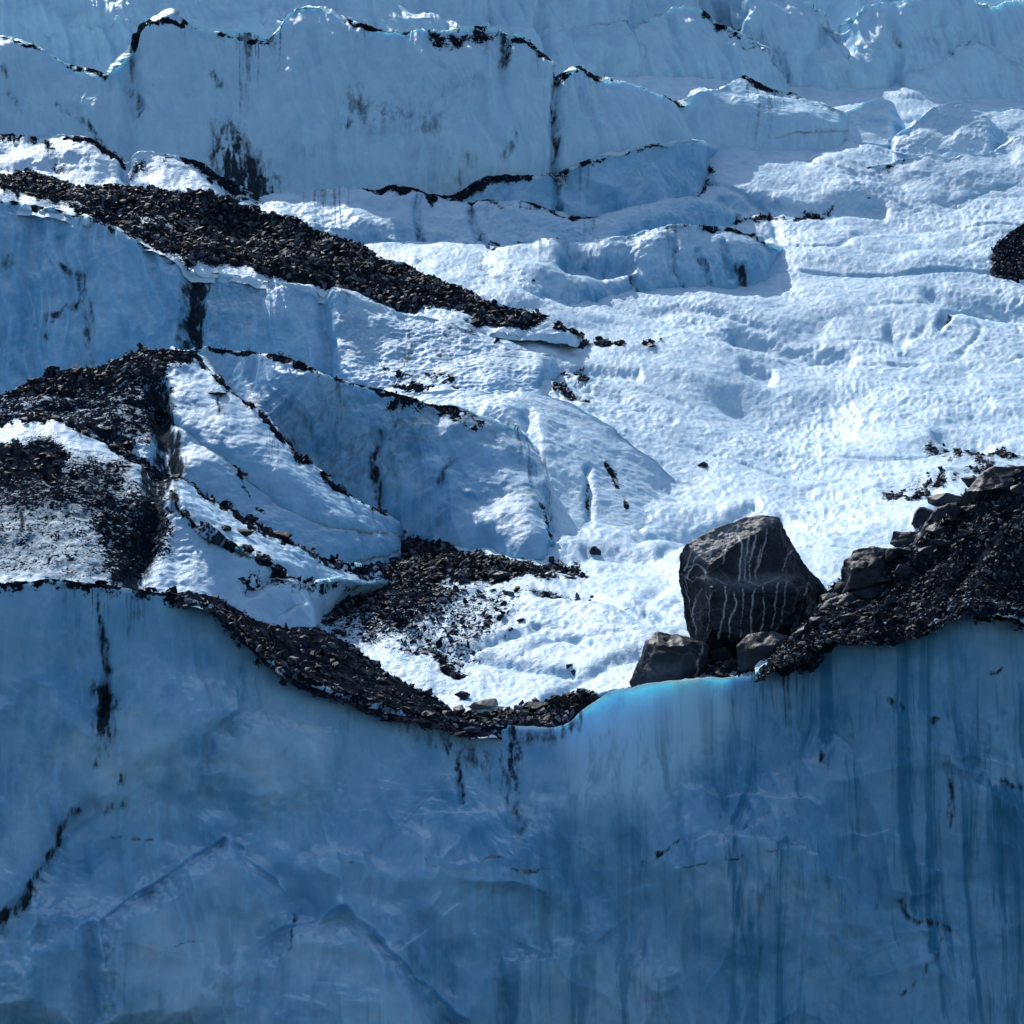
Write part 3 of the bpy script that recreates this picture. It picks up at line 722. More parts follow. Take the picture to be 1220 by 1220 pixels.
layer('back_wall', 'high shaded ice wall at the back left, split by a vertical groove',
      [[(-560, 205, 178), (0, 195, 178), (150, 205, 178.5), (330, 250, 177.5), (480, 250, 178.2), (540, 262, 178.2), (620, 266, 178.2), (700, 262, 179.2), (780, 254, 181), (830, 220, 184.5), (860, 176, 189), (920, 163, 191.5), (1014, 158, 195)],
       [(-560, 40, 184), (0, 46, 184), (60, 66, 183.5), (125, 82, 183), (150, 55, 184), (165, 44, 184), (185, 30, 184.5), (205, 21, 185), (230, 32, 185), (260, 38, 185), (290, 43, 185), (320, 45, 185), (345, 15, 186),
        (362, -3, 186), (385, 2, 186), (420, 20, 185.5), (460, 32, 185), (500, 34, 185), (560, 32, 185), (600, 31, 185), (630, 50, 185), (664, 88, 184.5), (680, 78, 185), (697, 71, 185.5), (735, 92, 186),
        (770, 105, 187), (805, 118, 189), (830, 112, 191.5), (858, 107, 194.5), (885, 93, 197.5), (930, 100, 198), (960, 113, 197.5), (990, 135, 196.5), (1014, 152, 196)]],
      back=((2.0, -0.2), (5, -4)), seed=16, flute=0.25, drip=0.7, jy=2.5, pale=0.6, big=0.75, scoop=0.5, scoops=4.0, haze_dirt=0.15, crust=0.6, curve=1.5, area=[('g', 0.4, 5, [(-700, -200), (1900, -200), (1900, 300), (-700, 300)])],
      groove=[(0.9, 6, [(664, 85), (663, 170), (664, 245)]), (0.8, 12, [(152, 60), (158, 120), (150, 190)]), (0.5, 10, [(815, 118), (830, 150), (850, 175)]), (0.35, 10, [(605, 35), (600, 90)])],
      step=[(0.5, 5, 50, [(120, 180), (105, 140), (70, 120)]), (0.5, 6, 60, [(600, 90), (520, 130), (420, 170), (330, 195)])],
      stroke=[('s', 1.6, 20, [(275, 185), (285, 205), (310, 222)]), ('s', 0.7, 25, [(270, 160), (300, 195)]), ('s', 0.8, 9, [(603, 35), (600, 75)]), ('s', 0.5, 16, [(425, 110), (440, 140)]), ('s', 0.55, 12, [(430, 120), (410, 150)]),
              ('s', 0.5, 7, [(612, 160), (600, 185)]), ('s', 0.75, 4, [(664, 90), (664, 240)]), ('s', 0.7, 6, [(255, 88), (262, 95)]), ('s', 0.6, 4, [(180, 98), (168, 118), (160, 130)]), ('s', 0.6, 5, [(70, 125), (105, 145), (130, 178)]),
              ('s', 0.5, 6, [(20, 130), (8, 90)]), ('d', 0.75, 3.5, [(-20, 44), (60, 64), (125, 83)]), ('d', 0.75, 3.5, [(150, 52), (185, 30), (230, 32)]), ('d', 0.75, 5, [(255, 38), (290, 43), (320, 45)]), ('s', 0.5, 8, [(150, 55), (152, 90), (165, 120)]),
              ('d', 0.7, 5, [(420, 20), (500, 34), (600, 31), (664, 88)]), ('d', 0.6, 12, [(520, 45), (600, 45)]), ('d', 0.75, 5, [(664, 88), (697, 71), (810, 118)]), ('d', 0.55, 4, [(885, 93), (960, 113)]), ('s', 0.5, 9, [(575, 50), (580, 60)]),
              ('s', 0.45, 10, [(560, 190), (545, 215)]), ('s', 0.4, 18, [(420, 120), (520, 150)]), ('v', 0.45, 9, [(600, 85), (500, 130), (400, 170), (330, 190)])])

layer('gravel_mound', 'dark gravel mound poking through the snow at the right edge',
      [[(1168, 342, 170.3), (1190, 342, 170.3), (1220, 336, 170.4), (1300, 322, 170.5), (1780, 320, 171)],
       [(1168, 334, 171), (1178, 300, 173), (1195, 281, 174), (1220, 263, 175), (1300, 235, 177), (1780, 220, 178)]],
      seed=17, jy=2.5, below=6, big=0.3,
      area=[('d', 1.0, 3, [(1160, 338), (1176, 298), (1195, 278), (1220, 258), (1300, 225), (1790, 205), (1790, 320), (1300, 320), (1220, 334), (1185, 341)])])

layer('right_ridge', 'shaded ice ridge below the snow mounds at upper right',
      [[(986, 246, 182.3), (1050, 256, 182), (1100, 254, 182.5), (1150, 241, 184), (1220, 216, 187), (1780, 175, 192)],
       [(986, 228, 184.2), (1020, 202, 187), (1050, 191, 188), (1090, 187, 188.5), (1130, 190, 189), (1170, 183, 190), (1220, 165, 192), (1780, 120, 198)]],
      back=((2, -0.1), (5, -3)), seed=18, flute=0.2, jy=3, curve=1.2, cup=0.1, groove=[(0.5, 8, [(1010, 205), (1005, 245)])],
      stroke=[('d', 0.5, 4, [(1020, 202), (1090, 187)])])

layer('left_mound', 'small bright snow mound at upper right with a notch beside it',
      [[(984, 165, 194), (1035, 172, 193.5), (1080, 172, 194)],
       [(984, 140, 196), (1010, 128, 197), (1035, 119, 198), (1060, 121, 198.3), (1080, 150, 196.5)]], seed=19, jy=2)
layer('right_mound', 'second snow mound at upper right, taller and rounder',
      [[(1046, 178, 192), (1085, 185, 191), (1140, 185, 191), (1200, 176, 192.5)],
       [(1046, 172, 193), (1085, 150, 194.5), (1100, 136, 195.5), (1120, 126, 196.2), (1145, 124, 196.6), (1165, 132, 196.3), (1200, 165, 194)]], seed=20, jy=2)
layer('far_mound', 'far snow shoulder at the right edge beneath the far wall',
      [[(1130, 170, 194.5), (1180, 172, 194), (1780, 160, 196)], [(1130, 158, 196), (1165, 132, 198.5), (1220, 128, 199.5), (1780, 110, 202)]], seed=21, jy=3)

layer('far_wall', 'far pale blue icefall wall closing the top of the view',
      [[(-560, 130, 196), (600, 130, 197), (800, 140, 205), (1000, 165, 212), (1220, 165, 213), (1780, 165, 213)],
       [(-560, 40, 201), (300, 30, 201.5), (600, 30, 203), (760, 40, 213), (900, 60, 219), (1000, 90, 218), (1220, 80, 219.5), (1780, 80, 219.5)],
       [(-560, -60, 206), (600, -50, 208), (800, -50, 219), (900, -40, 227), (1220, -40, 229), (1780, -40, 229)]],
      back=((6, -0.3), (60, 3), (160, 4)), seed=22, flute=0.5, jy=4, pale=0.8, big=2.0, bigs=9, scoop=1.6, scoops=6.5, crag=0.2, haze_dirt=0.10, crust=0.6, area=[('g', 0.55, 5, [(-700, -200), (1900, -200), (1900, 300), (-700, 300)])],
      groove=[(1.0, 8, [(645, -20), (648, 40), (660, 85)]), (1.2, 16, [(890, 10), (930, 50), (945, 90)]), (0.7, 14, [(1060, -10), (1070, 40), (1065, 60)]), (0.7, 9, [(722, -10), (722, 90)])],
      stroke=[('s', 0.7, 6, [(592, 0), (596, 20)]), ('v', 0.9, 12, [(895, 15), (930, 55), (945, 85)]), ('v', 0.6, 9, [(647, 0), (650, 60)]), ('d', 0.6, 14, [(840, 40), (900, 60)]), ('s', 0.5, 6, [(1065, 30), (1070, 45)])])


for nm, lab, lines, sd in [
    ('left_serac', 'pale serac block left of a blue cleft at the top of the view',
     [[(735, 130, 204.5), (840, 140, 206.0), (965, 150, 207.5)], [(735, 60, 208.5), (770, 22, 210.5), (800, 6, 211.5), (840, 16, 211.5), (870, 32, 211.0), (900, 52, 210.5), (930, 88, 209.5), (965, 125, 209.0)]], 41),
    ('right_serac', 'tall serac right of a blue cleft at the top of the view',
     [[(870, 120, 209.5), (960, 150, 208.5), (1040, 160, 209.0)], [(870, -8, 216.0), (930, -6, 215.5), (960, 5, 215.0), (985, 20, 214.0), (1000, 42, 213.0), (1012, 72, 212.0), (1040, 125, 210.5)]], 42),
    ('corner_serac', 'broad icefall shoulder filling the top right corner',
     [[(1000, 150, 209.0), (1220, 150, 210.0), (1780, 150, 210.5)], [(1000, 30, 214.5), (1030, 12, 215.0), (1060, 5, 215.0), (1100, -5, 214.5), (1140, -12, 215.0), (1180, 5, 214.5), (1220, -5, 215.0), (1780, -20, 210)]], 43),
    ('lower_serac', 'low serac mound under the broad icefall shoulder',
     [[(1040, 150, 207.0), (1220, 150, 208.0), (1780, 150, 208.5)], [(1040, 115, 210.0), (1080, 92, 211.0), (1120, 70, 211.5), (1160, 52, 212.0), (1190, 66, 212.0), (1220, 80, 211.5), (1780, 90, 211.5)]], 44)]:
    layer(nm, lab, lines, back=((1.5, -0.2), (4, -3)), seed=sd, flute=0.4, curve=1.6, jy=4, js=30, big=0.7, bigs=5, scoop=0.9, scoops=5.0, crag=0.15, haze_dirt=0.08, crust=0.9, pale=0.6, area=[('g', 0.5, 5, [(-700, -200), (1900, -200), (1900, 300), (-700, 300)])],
          groove=[(0.8, 9, [(1062, 25), (1072, 60), (1066, 100)]), (0.6, 7, [(985, 30), (960, 80), (975, 120)]), (0.5, 6, [(800, 20), (812, 60), (830, 100)])],
          stroke=[('s', 0.5, 6, [(1065, 38), (1072, 48)]), ('d', 0.55, 8, [(840, 18), (900, 55)]), ('v', 0.9, 10, [(905, 45), (935, 85), (955, 110)])])

# --- the open snowfield (a thin-plate surface through surveyed points)
GP = np.array([
    (-560, 880, 101), (0, 880, 101), (300, 870, 102), (545, 862, 101.8), (680, 862, 101.6), (860, 806, 102), (1000, 760, 103), (1220, 735, 103), (1780, 735, 103),
    (545, 800, 107.5), (690, 800, 106.5), (800, 775, 106.5), (640, 740, 113), (760, 720, 114), (480, 740, 114), (400, 700, 119.5), (480, 650, 126.5), (600, 682, 120.8), (640, 672, 122), (700, 652, 125.3),
    (820, 620, 130), (830, 680, 119.5), (930, 640, 125), (1000, 640, 124.5), (990, 690, 116),
    (830, 553, 138), (950, 550, 140), (1100, 560, 137), (1220, 540, 140), (1780, 540, 140),
    (620, 475, 145), (700, 480, 144), (850, 480, 148), (1000, 480, 150), (1150, 480, 150), (1300, 480, 151),
    (650, 400, 153), (800, 400, 158), (1000, 400, 161), (1220, 400, 162), (1780, 400, 163),
    (520, 350, 157), (700, 345, 165.5), (850, 345, 168), (1000, 330, 170.5), (1220, 335, 170), (1780, 330, 172),
    (900, 260, 181), (1050, 252, 182), (1220, 212, 187), (1780, 200, 188), (600, 285, 171.5), (450, 290, 167), (520, 320, 162.5),
    (850, 205, 185.5), (930, 200, 187), (1000, 180, 190), (1220, 140, 203), (1780, 130, 204), (900, 155, 194), (1000, 130, 204), (1220, 100, 213), (950, 100, 212),
    (0, 690, 110), (0, 600, 122), (0, 500, 146), (0, 430, 163), (0, 300, 172), (0, 220, 176), (0, 120, 190), (-560, 690, 110), (-560, 500, 136), (-560, 300, 165), (-560, 120, 190),
    (200, 700, 112), (200, 600, 126), (200, 500, 142), (200, 430, 159), (200, 300, 164), (200, 220, 176), (300, 600, 127), (350, 500, 142), (330, 440, 153), (400, 400, 157), (420, 460, 149), (400, 600, 131), (300, 120, 196), (600, 120, 197), (450, 540, 137), (200, 190, 189), (330, 200, 189), (450, 195, 190), (560, 200, 190), (700, 200, 191), (780, 215, 188)
], float)


def tps(P, qx, qy, lam=0.02):
    x = P[:, 0] / 300; y = P[:, 1] / 300
    def U(r2): return np.where(r2 > 1e-12, 0.5 * r2 * np.log(r2 + 1e-12), 0)
    r2 = (x[:, None] - x) ** 2 + (y[:, None] - y) ** 2
    n = len(P)
    A = np.zeros((n + 3, n + 3))
    A[:n, :n] = U(r2) + lam * np.eye(n)
    A[:n, n] = 1; A[:n, n + 1] = x; A[:n, n + 2] = y
    A[n:, :n] = A[:n, n:].T
    w = np.linalg.solve(A, np.concatenate([P[:, 2], np.zeros(3)]))
    out = np.zeros(qx.shape)
    a = qx / 300; b = qy / 300
    for i in range(n):
        out += w[i] * U((a - x[i]) ** 2 + (b - y[i]) ** 2)
    return out + w[n] + w[n + 1] * a + w[n + 2] * b


gyv = np.arange(905, 95, -1.3)
cx = np.linspace(-560, 1780, 160); cy = np.linspace(905, 90, 70)
CX, CY = np.meshgrid(cx, cy)
CG = tps(GP, CX, CY)
gx, gy = np.meshgrid(XI, gyv)
fx = (gx + 560) / (cx[1] - cx[0]); fy = (gy - 905) / (cy[1] - cy[0])
ix = np.clip(fx.astype(int), 0, len(cx) - 2); iy = np.clip(fy.astype(int), 0, len(cy) - 2)
tx = fx - ix; ty = fy - iy
GY = CG[iy, ix] * (1 - tx) * (1 - ty) + CG[iy, ix + 1] * tx * (1 - ty) + CG[iy + 1, ix] * (1 - tx) * ty + CG[iy + 1, ix + 1] * tx * ty
lc = np.interp(XI, L0A[:, 0], L0A[:, 2]); ly = np.interp(XI, L0A[:, 0], L0A[:, 1])
moat = 0.9 + 2.4 * sstep(655, 700, XI) * sstep(800, 750, XI)
GY = np.maximum(GY, (lc + moat)[None, :] + 0 * GY)
GY = np.maximum.accumulate(GY, axis=0) + np.arange(len(gyv))[:, None] * 1e-4
finish('snowfield', unproj(gx, gy, GY), gx, gy, None, dict(
    seed=30, big=0.45, bigs=8, cup=0.135, roll=0.13, runnel=0.2, rough=0.02,
    groove=[(0.5, 6, [(640, 708), (690, 716), (740, 722), (780, 735)]), (0.35, 6, [(650, 830), (720, 790), (760, 772)]), (0.35, 5, [(470, 745), (550, 775), (620, 790), (680, 798)]), (0.3, 5, [(560, 770), (640, 750), (700, 765)]),
            (0.55, 26, [(880, 480), (940, 500), (990, 495)]), (0.6, 9, [(880, 405), (950, 420), (1010, 425)]), (0.5, 7, [(890, 440), (915, 447)]), (0.5, 8, [(1060, 395), (1075, 402)]), (0.6, 10, [(1110, 355), (1160, 365), (1220, 372)]),
            (0.5, 6, [(1120, 388), (1135, 372)]), (0.4, 5, [(760, 640), (830, 625), (900, 600)]), (0.5, 8, [(1120, 520), (1170, 530)]), (0.4, 6, [(660, 440), (740, 470), (800, 500)]), (0.35, 5, [(560, 400), (640, 425), (760, 445)]),
            (0.4, 6, [(700, 660), (780, 660), (830, 640)]), (0.4, 6, [(930, 615), (960, 630), (1010, 635)]), (0.4, 8, [(860, 245), (950, 250), (1050, 250)])],
    stroke=[('d', 0.7, 5, [(640, 705), (700, 712)]), ('d', 0.62, 5, [(700, 690), (640, 690)]), ('d', 0.55, 6, [(560, 400), (640, 425), (700, 440)]), ('d', 0.6, 7, [(660, 455), (700, 475)]),
            ('d', 0.45, 14, [(1110, 537), (1180, 548)]), ('s', 0.4, 12, [(1100, 535), (1180, 548)]), ('d', 0.65, 8, [(1190, 540), (1230, 538)]), ('d', 0.75, 6, [(1085, 593), (1110, 588)]), ('d', 0.85, 4, [(665, 394), (700, 402), (745, 410)]), ('d', 0.8, 4, [(765, 411), (783, 412)]),
            ('d', 0.6, 5, [(1128, 384), (1135, 374)]), ('d', 0.55, 5, [(750, 262), (900, 258), (990, 250)]), ('d', 0.5, 8, [(850, 205), (830, 235)]), ('d', 0.5, 10, [(1060, 590), (1180, 560)])],
    area=[('d', 0.9, 10, [(395, 650), (450, 625), (500, 640), (560, 660), (640, 672), (690, 672), (690, 682), (600, 692), (540, 690), (470, 700), (400, 690)]),
          ('d', 0.56, 30, [(370, 660), (520, 680), (560, 700), (540, 740), (440, 770), (370, 750)]),
          ('d', 0.36, 30, [(440, 680), (640, 690), (620, 740), (560, 800), (460, 790)]),
          ('d', 0.7, 8, [(505, 770), (530, 775), (565, 800), (540, 805)]),
          ('d', 0.9, 6, [(500, 825), (545, 850), (600, 845), (640, 835), (690, 822), (725, 832), (700, 850), (660, 875), (540, 875)]),
          ('d', 0.55, 10, [(800, 800), (960, 720), (1010, 690), (1030, 700), (960, 790), (860, 815)])]),
    'bright snowfield of sun cupped ice rising from the saddle to the right')

# ------------------------------------------------------------------ lake and far ground
lk = mesh_np('lake', [(-3000, -3000, -30), (3000, -3000, -30), (3000, 3000, -30), (-3000, 3000, -30)], quads=[(0, 1, 2, 3)], mats=[])
mw, ntw, bw = new_mat('lake_water')
bw.inputs['Base Color'].default_value = (0.02, 0.05, 0.06, 1); bw.inputs['Roughness'].default_value = 0.12
gw = N(ntw); ntw.links.new(gw.bump(gw.noise(gw.coords(), 0.6, 4), 0.3, 0.2), bw.inputs['Normal'])
lk.materials.append(mw)
tag(link('lake', lk), kind='structure')

# ------------------------------------------------------------------ loose gravel (uncountable)
TEMPL = []
for k in range(14):
    bm = bmesh.new()
    for i in range(9):
        v = rng.normal(size=3); v /= np.linalg.norm(v)
        bm.verts.new(Vector(v * np.array([1.0, rng.uniform(0.55, 0.9), rng.uniform(0.22, 0.5)]) * rng.uniform(0.8, 1.1)))
    r = bmesh.ops.convex_hull(bm, input=bm.verts)
    bmesh.ops.delete(bm, geom=list({v for v in r['geom_interior'] + r['geom_unused'] if isinstance(v, bmesh.types.BMVert)}), context='VERTS')
    bmesh.ops.triangulate(bm, faces=bm.faces)
    bm.verts.index_update()
    TEMPL.append((np.array([v.co[:] for v in bm.verts], np.float32), np.array([[v.index for v in f.verts] for f in bm.faces], np.int32)))
    bm.free()


def scatter(name, label, surfs, count, smin, smax, power=2.2, thr=0.5, gexp=3.0, mat=None, inside=None):
    vs = []; ts = []; off = 0
    pos = []; nor = []; w = []
    for o, P, n, mask, gx, gy in SURF:
        if o.name not in surfs: continue
        R = mask[..., 0]
        ar = np.linalg.norm(np.cross(np.gradient(P, axis=1), np.gradient(P, axis=0)), axis=-1)
        ww = np.where(R > thr, R, 0) ** gexp * np.minimum(ar, 0.05) * (gx > -60) * (gx < 1280)
        if inside is not None:
            ww = ww * inside(gx, gy)
        k = ww > 0
        pos.append(P[k]); nor.append(n[k]); w.append(ww[k])
    pos = np.concatenate(pos); nor = np.concatenate(nor); w = np.concatenate(w)
    idx = rng.choice(len(pos), size=count, p=w / w.sum())
    P = pos[idx] + rng.normal(size=(count, 3)) * 0.05
    Nn = nor[idx]
    s = smin + (smax - smin) * rng.random(count) ** power
    # random tilt about the slope normal
    a = Nn + rng.normal(size=(count, 3)) * 0.55
    a /= np.linalg.norm(a, axis=1, keepdims=True)
    t = rng.normal(size=(count, 3)); t -= a * (t * a).sum(1, keepdims=True); t /= np.linalg.norm(t, axis=1, keepdims=True)
    b = np.cross(a, t)
    ki = rng.integers(0, len(TEMPL), count)
    for k, (tv, tf) in enumerate(TEMPL):
        m = np.where(ki == k)[0]
        if not len(m): continue
        V = (tv[None, :, 0:1] * t[m][:, None] + tv[None, :, 1:2] * b[m][:, None] + tv[None, :, 2:3] * a[m][:, None]) * s[m][:, None, None]
        V = V + P[m][:, None] + Nn[m][:, None] * (s[m] * 0.12)[:, None, None]
        F = tf[None] + (np.arange(len(m)) * len(tv))[:, None, None] + off
        off += len(m) * len(tv)
        vs.append(V.reshape(-1, 3)); ts.append(F.reshape(-1, 3))
    me = mesh_np(name, np.concatenate(vs), tris=np.concatenate(ts), mats=[mat or M_GRAVEL], smooth=False)
    o = link(name, me)
    return tag(o, label, 'gravel', None, 'stuff')


scatter('gravel', 'dark slate gravel covering the long slope from upper left', {'gravel_slope'}, 34000, 0.04, 0.36, power=4.5)
scatter('gravel', 'dark slate gravel on the mound at the right edge', {'gravel_mound'}, 5000, 0.05, 0.2)
scatter('gravel', 'black gravel over the dome and blade edges at left', {'dirty_dome', 'lower_fin'}, 15000, 0.03, 0.32, power=4.5)
scatter('gravel', 'black grit along the crest and foot of the curved fin', {'curved_ice_fin', 'ice_hump'}, 3800, 0.03, 0.15, power=2.8)
scatter('gravel', 'loose slate chips fanned over the snow below the curved fin', {'snowfield'}, 11000, 0.04, 0.26, thr=0.3, gexp=2.0, power=3.2)
scatter('gravel', 'slate rubble along the rim of the near cliff', {'rim_bank', 'ice_cliff'}, 14000, 0.025, 0.28, thr=0.55, power=5.0)
scatter('gravel', 'frozen slate rubble on the dark slope at right', {'moraine_slope'}, 36000, 0.02, 0.19, gexp=2, power=4.5)
scatter('gravel', 'thin black grit along the ledges of the upper ice', {'ledge', 'back_wall', 'middle_ridge', 'snow_humps', 'left_ice_wall', 'teal_ridge'}, 2600, 0.03, 0.15, thr=0.76, power=2.8)

# ------------------------------------------------------------------ boulders and stones
_bv = []
for o, P, n, mask, gx, gy in SURF:
    _bv.append(BVHTree.FromPolygons([tuple(v) for v in P[::2, ::2].reshape(-1, 3)], quads_of(*P[::2, ::2].shape[:2]).tolist()))


def ground(px, py):
    d = Vector(unproj(np.array(px, float), np.array(py, float), np.array(1.0))).normalized()
    best = None
    for b in _bv:
        h = b.ray_cast(Vector((0, 0, 0)), d)
        if h[0] is not None and (best is None or h[3] < best[1]):
            best = (h[0], h[3])
    return best[0] if best else Vector(unproj(px, py, 105.0))


def delaunay(pts, outline_n):
    from mathutils.geometry import delaunay_2d_cdt
    r = delaunay_2d_cdt([Vector((p[0], p[1])) for p in pts], [(i, (i + 1) % outline_n) for i in range(outline_n)], [], 1, 1e-4)
    return r[0], r[2], r[3]


def outline_rock(name, Y, outline, inner, thick, mat, label, cat='boulder', group=None, cuts=7, rough=0.10, facet=0.16, paint=None, back=0.5):
    """boulder: traced outline as its girdle at distance Y, faceted front (inner points, metres toward us) and a rounded back"""
    n = len(outline)
    pts = [(p[0], -p[1]) for p in outline] + [(p[0], -p[1]) for p in inner]
    dep = [0.0] * n + [p[2] for p in inner]
    v, f, orig = delaunay(pts, n)
    dd = []
    for k in range(len(v)):
        dd.append(dep[orig[k][0]] if orig[k] else 0.0)
    bm = bmesh.new()
    cxm = np.mean([p[0] for p in outline]); cym = np.mean([p[1] for p in outline])
    fv = [bm.verts.new(unproj(np.array(p[0]), np.array(-p[1]), np.array(Y + d * 1.0)).tolist()) for p, d in zip(v, dd)]
    for t in f:
        try: bm.faces.new([fv[i] for i in t])
        except ValueError: pass
    # far side: two shrinking rings
    ring = []
    for k in range(n):
        ring.append(fv[[i for i in range(len(v)) if orig[i] and orig[i][0] == k][0]])
    prev = ring
    for (s, dz) in ((0.88, 0.5), (0.55, 1.0)):
        cur = []
        for k in range(n):
            ox = cxm + (outline[k][0] - cxm) * s; oy = cym + (outline[k][1] - cym) * s
            cur.append(bm.verts.new(unproj(np.array(ox), np.array(oy), np.array(Y + thick * dz * back * 2 * random.uniform(0.85, 1.1))).tolist()))
        for k in range(n):
            bm.faces.new((prev[k], prev[(k + 1) % n], cur[(k + 1) % n], cur[k]))
        prev = cur
    bm.faces.new(prev)
    bmesh.ops.triangulate(bm, faces=bm.faces)
    bmesh.ops.recalc_face_normals(bm, faces=bm.faces)
    # refine long edges, then roughen
    for it in range(10):
        lim = 0.026 if cuts > 8 else 0.055
        es = [e for e in bm.edges if e.calc_length() > lim * 2]
        if not es or len(bm.verts) > (230000 if cuts > 8 else 60000): break
        bmesh.ops.subdivide_edges(bm, edges=es, cuts=1, use_grid_fill=False)
        bmesh.ops.triangulate(bm, faces=[q for q in bm.faces if len(q.verts) > 3])
    bm.normal_update(); bm.verts.index_update()
    P = np.array([q.co[:] for q in bm.verts]); Nn = np.array([q.normal[:] for q in bm.verts])
    T = np.array([[q.index for q in fc.verts] for fc in bm.faces], np.int32)
    bm.free()
    cut = fbm(P / 1.1 + 3 + Y, 3)
    terr = np.abs((fbm(P * np.array([1, 1, 1.6]) / 0.8 + 9, 2) * 2.2) % 1.0 - 0.5)
    d = facet * cut + rough * fbm(P / 0.35, 4, 0.6) - 0.5 * facet * terr
    Pd = P + Nn * d[:, None]
    pxx = P[:, 0] / (K * P[:, 1]) + 610; pyy = 610 - P[:, 2] / (K * P[:, 1])
    mask = np.zeros((len(P), 4))
    if paint:
        wb = 2.6 * perlin(P / 0.5 + 4) + 1.0 * perlin(P / 0.15 + 4)
        for ch, amp, wd, line in paint:
            q, _, _ = pl_dist(pxx + wb, pyy + wb * 0.5, line, wd * 4)
            if ch == 0: wd = wd * np.clip(0.75 + 0.6 * perlin(P / 0.6 + 7), 0.3, 1.3)
            mask[:, ch] = np.maximum(mask[:, ch], amp * np.exp(-(q / wd) ** 2))
    base = np.array([Pd[:, 0].mean(), Pd[:, 1].mean(), Pd[:, 2].min()])
    me = mesh_np(name, Pd - base, tris=T, mats=[mat], smooth=True, attrs={'mask': mask})
    o = link(name, me, base.tolist())
    return tag(o, label, cat, group)


VEINS = [(0, 1, 0.81, [(858, 636), (852, 648), (846, 660), (842, 668)]), (0, 1, 0.74, [(868, 630), (862, 642), (857, 652)]), (0, 1, 0.99, [(880, 622), (877, 634), (884, 648), (882, 668), (880, 692)]),
         (0, .8, 0.68, [(893, 640), (890, 660), (886, 690)]), (0, .8, 0.68, [(899, 636), (895, 668), (892, 690)]), (0, .75, 0.81, [(914, 630), (908, 655), (900, 685)]),
         (0, .9, 0.87, [(864, 700), (866, 715), (860, 735), (856, 760)]), (0, .9, 0.87, [(874, 706), (877, 720), (870, 740), (868, 760)]), (0, .7, 0.74, [(898, 700), (896, 730), (895, 755)]),
         (0, .75, 0.68, [(910, 698), (910, 730), (908, 755)]), (0, .7, 0.68, [(926, 695), (924, 725), (920, 748)]), (0, .7, 0.68, [(942, 655), (936, 665), (932, 680)]), (0, .6, 0.68, [(956, 708), (965, 695)]),
         (0, .85, 0.81, [(838, 655), (828, 668), (820, 688)]), (0, .8, 0.74, [(828, 652), (820, 664), (816, 680)]), (0, .7, 0.74, [(836, 700), (829, 712), (826, 730), (828, 755)]), (0, .6, 0.68, [(815, 700), (822, 720), (826, 745)]),
         (0, .6, 0.99, [(818, 676), (830, 672), (842, 680), (846, 690)]), (0, .5, 0.62, [(826, 688), (850, 690), (866, 697)]), (0, .4, 0.62, [(885, 690), (905, 697), (930, 688)]), (0, .8, 0.62, [(873, 626), (869, 640), (866, 655), (860, 672)]), (0, .6, 0.56, [(905, 650), (900, 688)]), (0, .6, 0.56, [(884, 700), (885, 730), (882, 758)]), (0, .55, 0.56, [(936, 694), (934, 720), (930, 742)]), (0, .5, 0.56, [(842, 705), (846, 725), (842, 752)]), (0, .5, 0.56, [(820, 705), (816, 690), (824, 676)]), (0, .5, 0.62, [(812, 684), (826, 694), (838, 686), (850, 694)]),
         (1, .7, 7, [(845, 690), (880, 695), (915, 690), (940, 690)]), (1, .9, 7, [(890, 630), (918, 618)]), (1, 1, 9, [(835, 660), (860, 645), (880, 628)]), (1, .9, 8, [(822, 662), (850, 640), (884, 622)]), (1, .5, 6, [(885, 680), (890, 655)])]  # ledge dust, plus light on the roof face painted in
outline_rock('boulder', 105.0, [(809, 692), (810, 660), (818, 648), (848, 633), (884, 618), (914, 612), (929, 617), (941, 645), (955, 668), (974, 690), (987, 706), (975, 722), (962, 750), (945, 790), (830, 790), (820, 750)],
             [(846, 674, -1.5), (882, 645, -1.25), (905, 634, -1.1), (930, 650, -0.9), (858, 688, -1.3), (900, 686, -1.5), (936, 690, -1.4), (850, 704, -2.1), (900, 706, -2.4), (945, 706, -1.9), (848, 750, -2.0), (900, 760, -2.1), (940, 745, -1.6),
              (826, 720, -0.35), (824, 672, -0.2), (843, 692, -1.5), (840, 735, -1.9), (960, 702, -0.9), (885, 632, -0.35)],
             4.5, M_BOULDER, 'huge dark boulder laced with white quartz veins on the cliff rim', rough=0.045, facet=0.07, cuts=9, paint=VEINS)
outline_rock('boulder', 102.4, [(752, 812), (756, 798), (768, 764), (782, 751), (808, 755), (834, 764), (846, 772), (842, 800), (836, 830), (760, 832)],
             [(785, 770, -1.0), (815, 768, -1.1), (838, 785, -0.9), (775, 800, -0.9), (810, 806, -1.2)], 3.0, M_SLATE,
             'blocky dark boulder at the left foot of the huge veined boulder', rough=0.04, facet=0.10, paint=[(0, .6, 1.3, [(836, 770), (830, 790), (827, 808)]), (0, .4, 1.2, [(770, 778), (800, 775)]), (1, .6, 6, [(775, 800), (812, 795)])])
outline_rock('boulder', 100.9, [(880, 800), (878, 770), (892, 756), (920, 752), (945, 758), (952, 768), (940, 782), (918, 797), (900, 808), (886, 808)],
             [(895, 775, -0.6), (925, 768, -0.7), (910, 792, -0.8)], 2.0, M_SLATE, 'smooth dark boulder on the rim in front of the huge veined boulder', rough=0.03, facet=0.10, paint=[(1, .5, 6, [(925, 758), (945, 766)])])
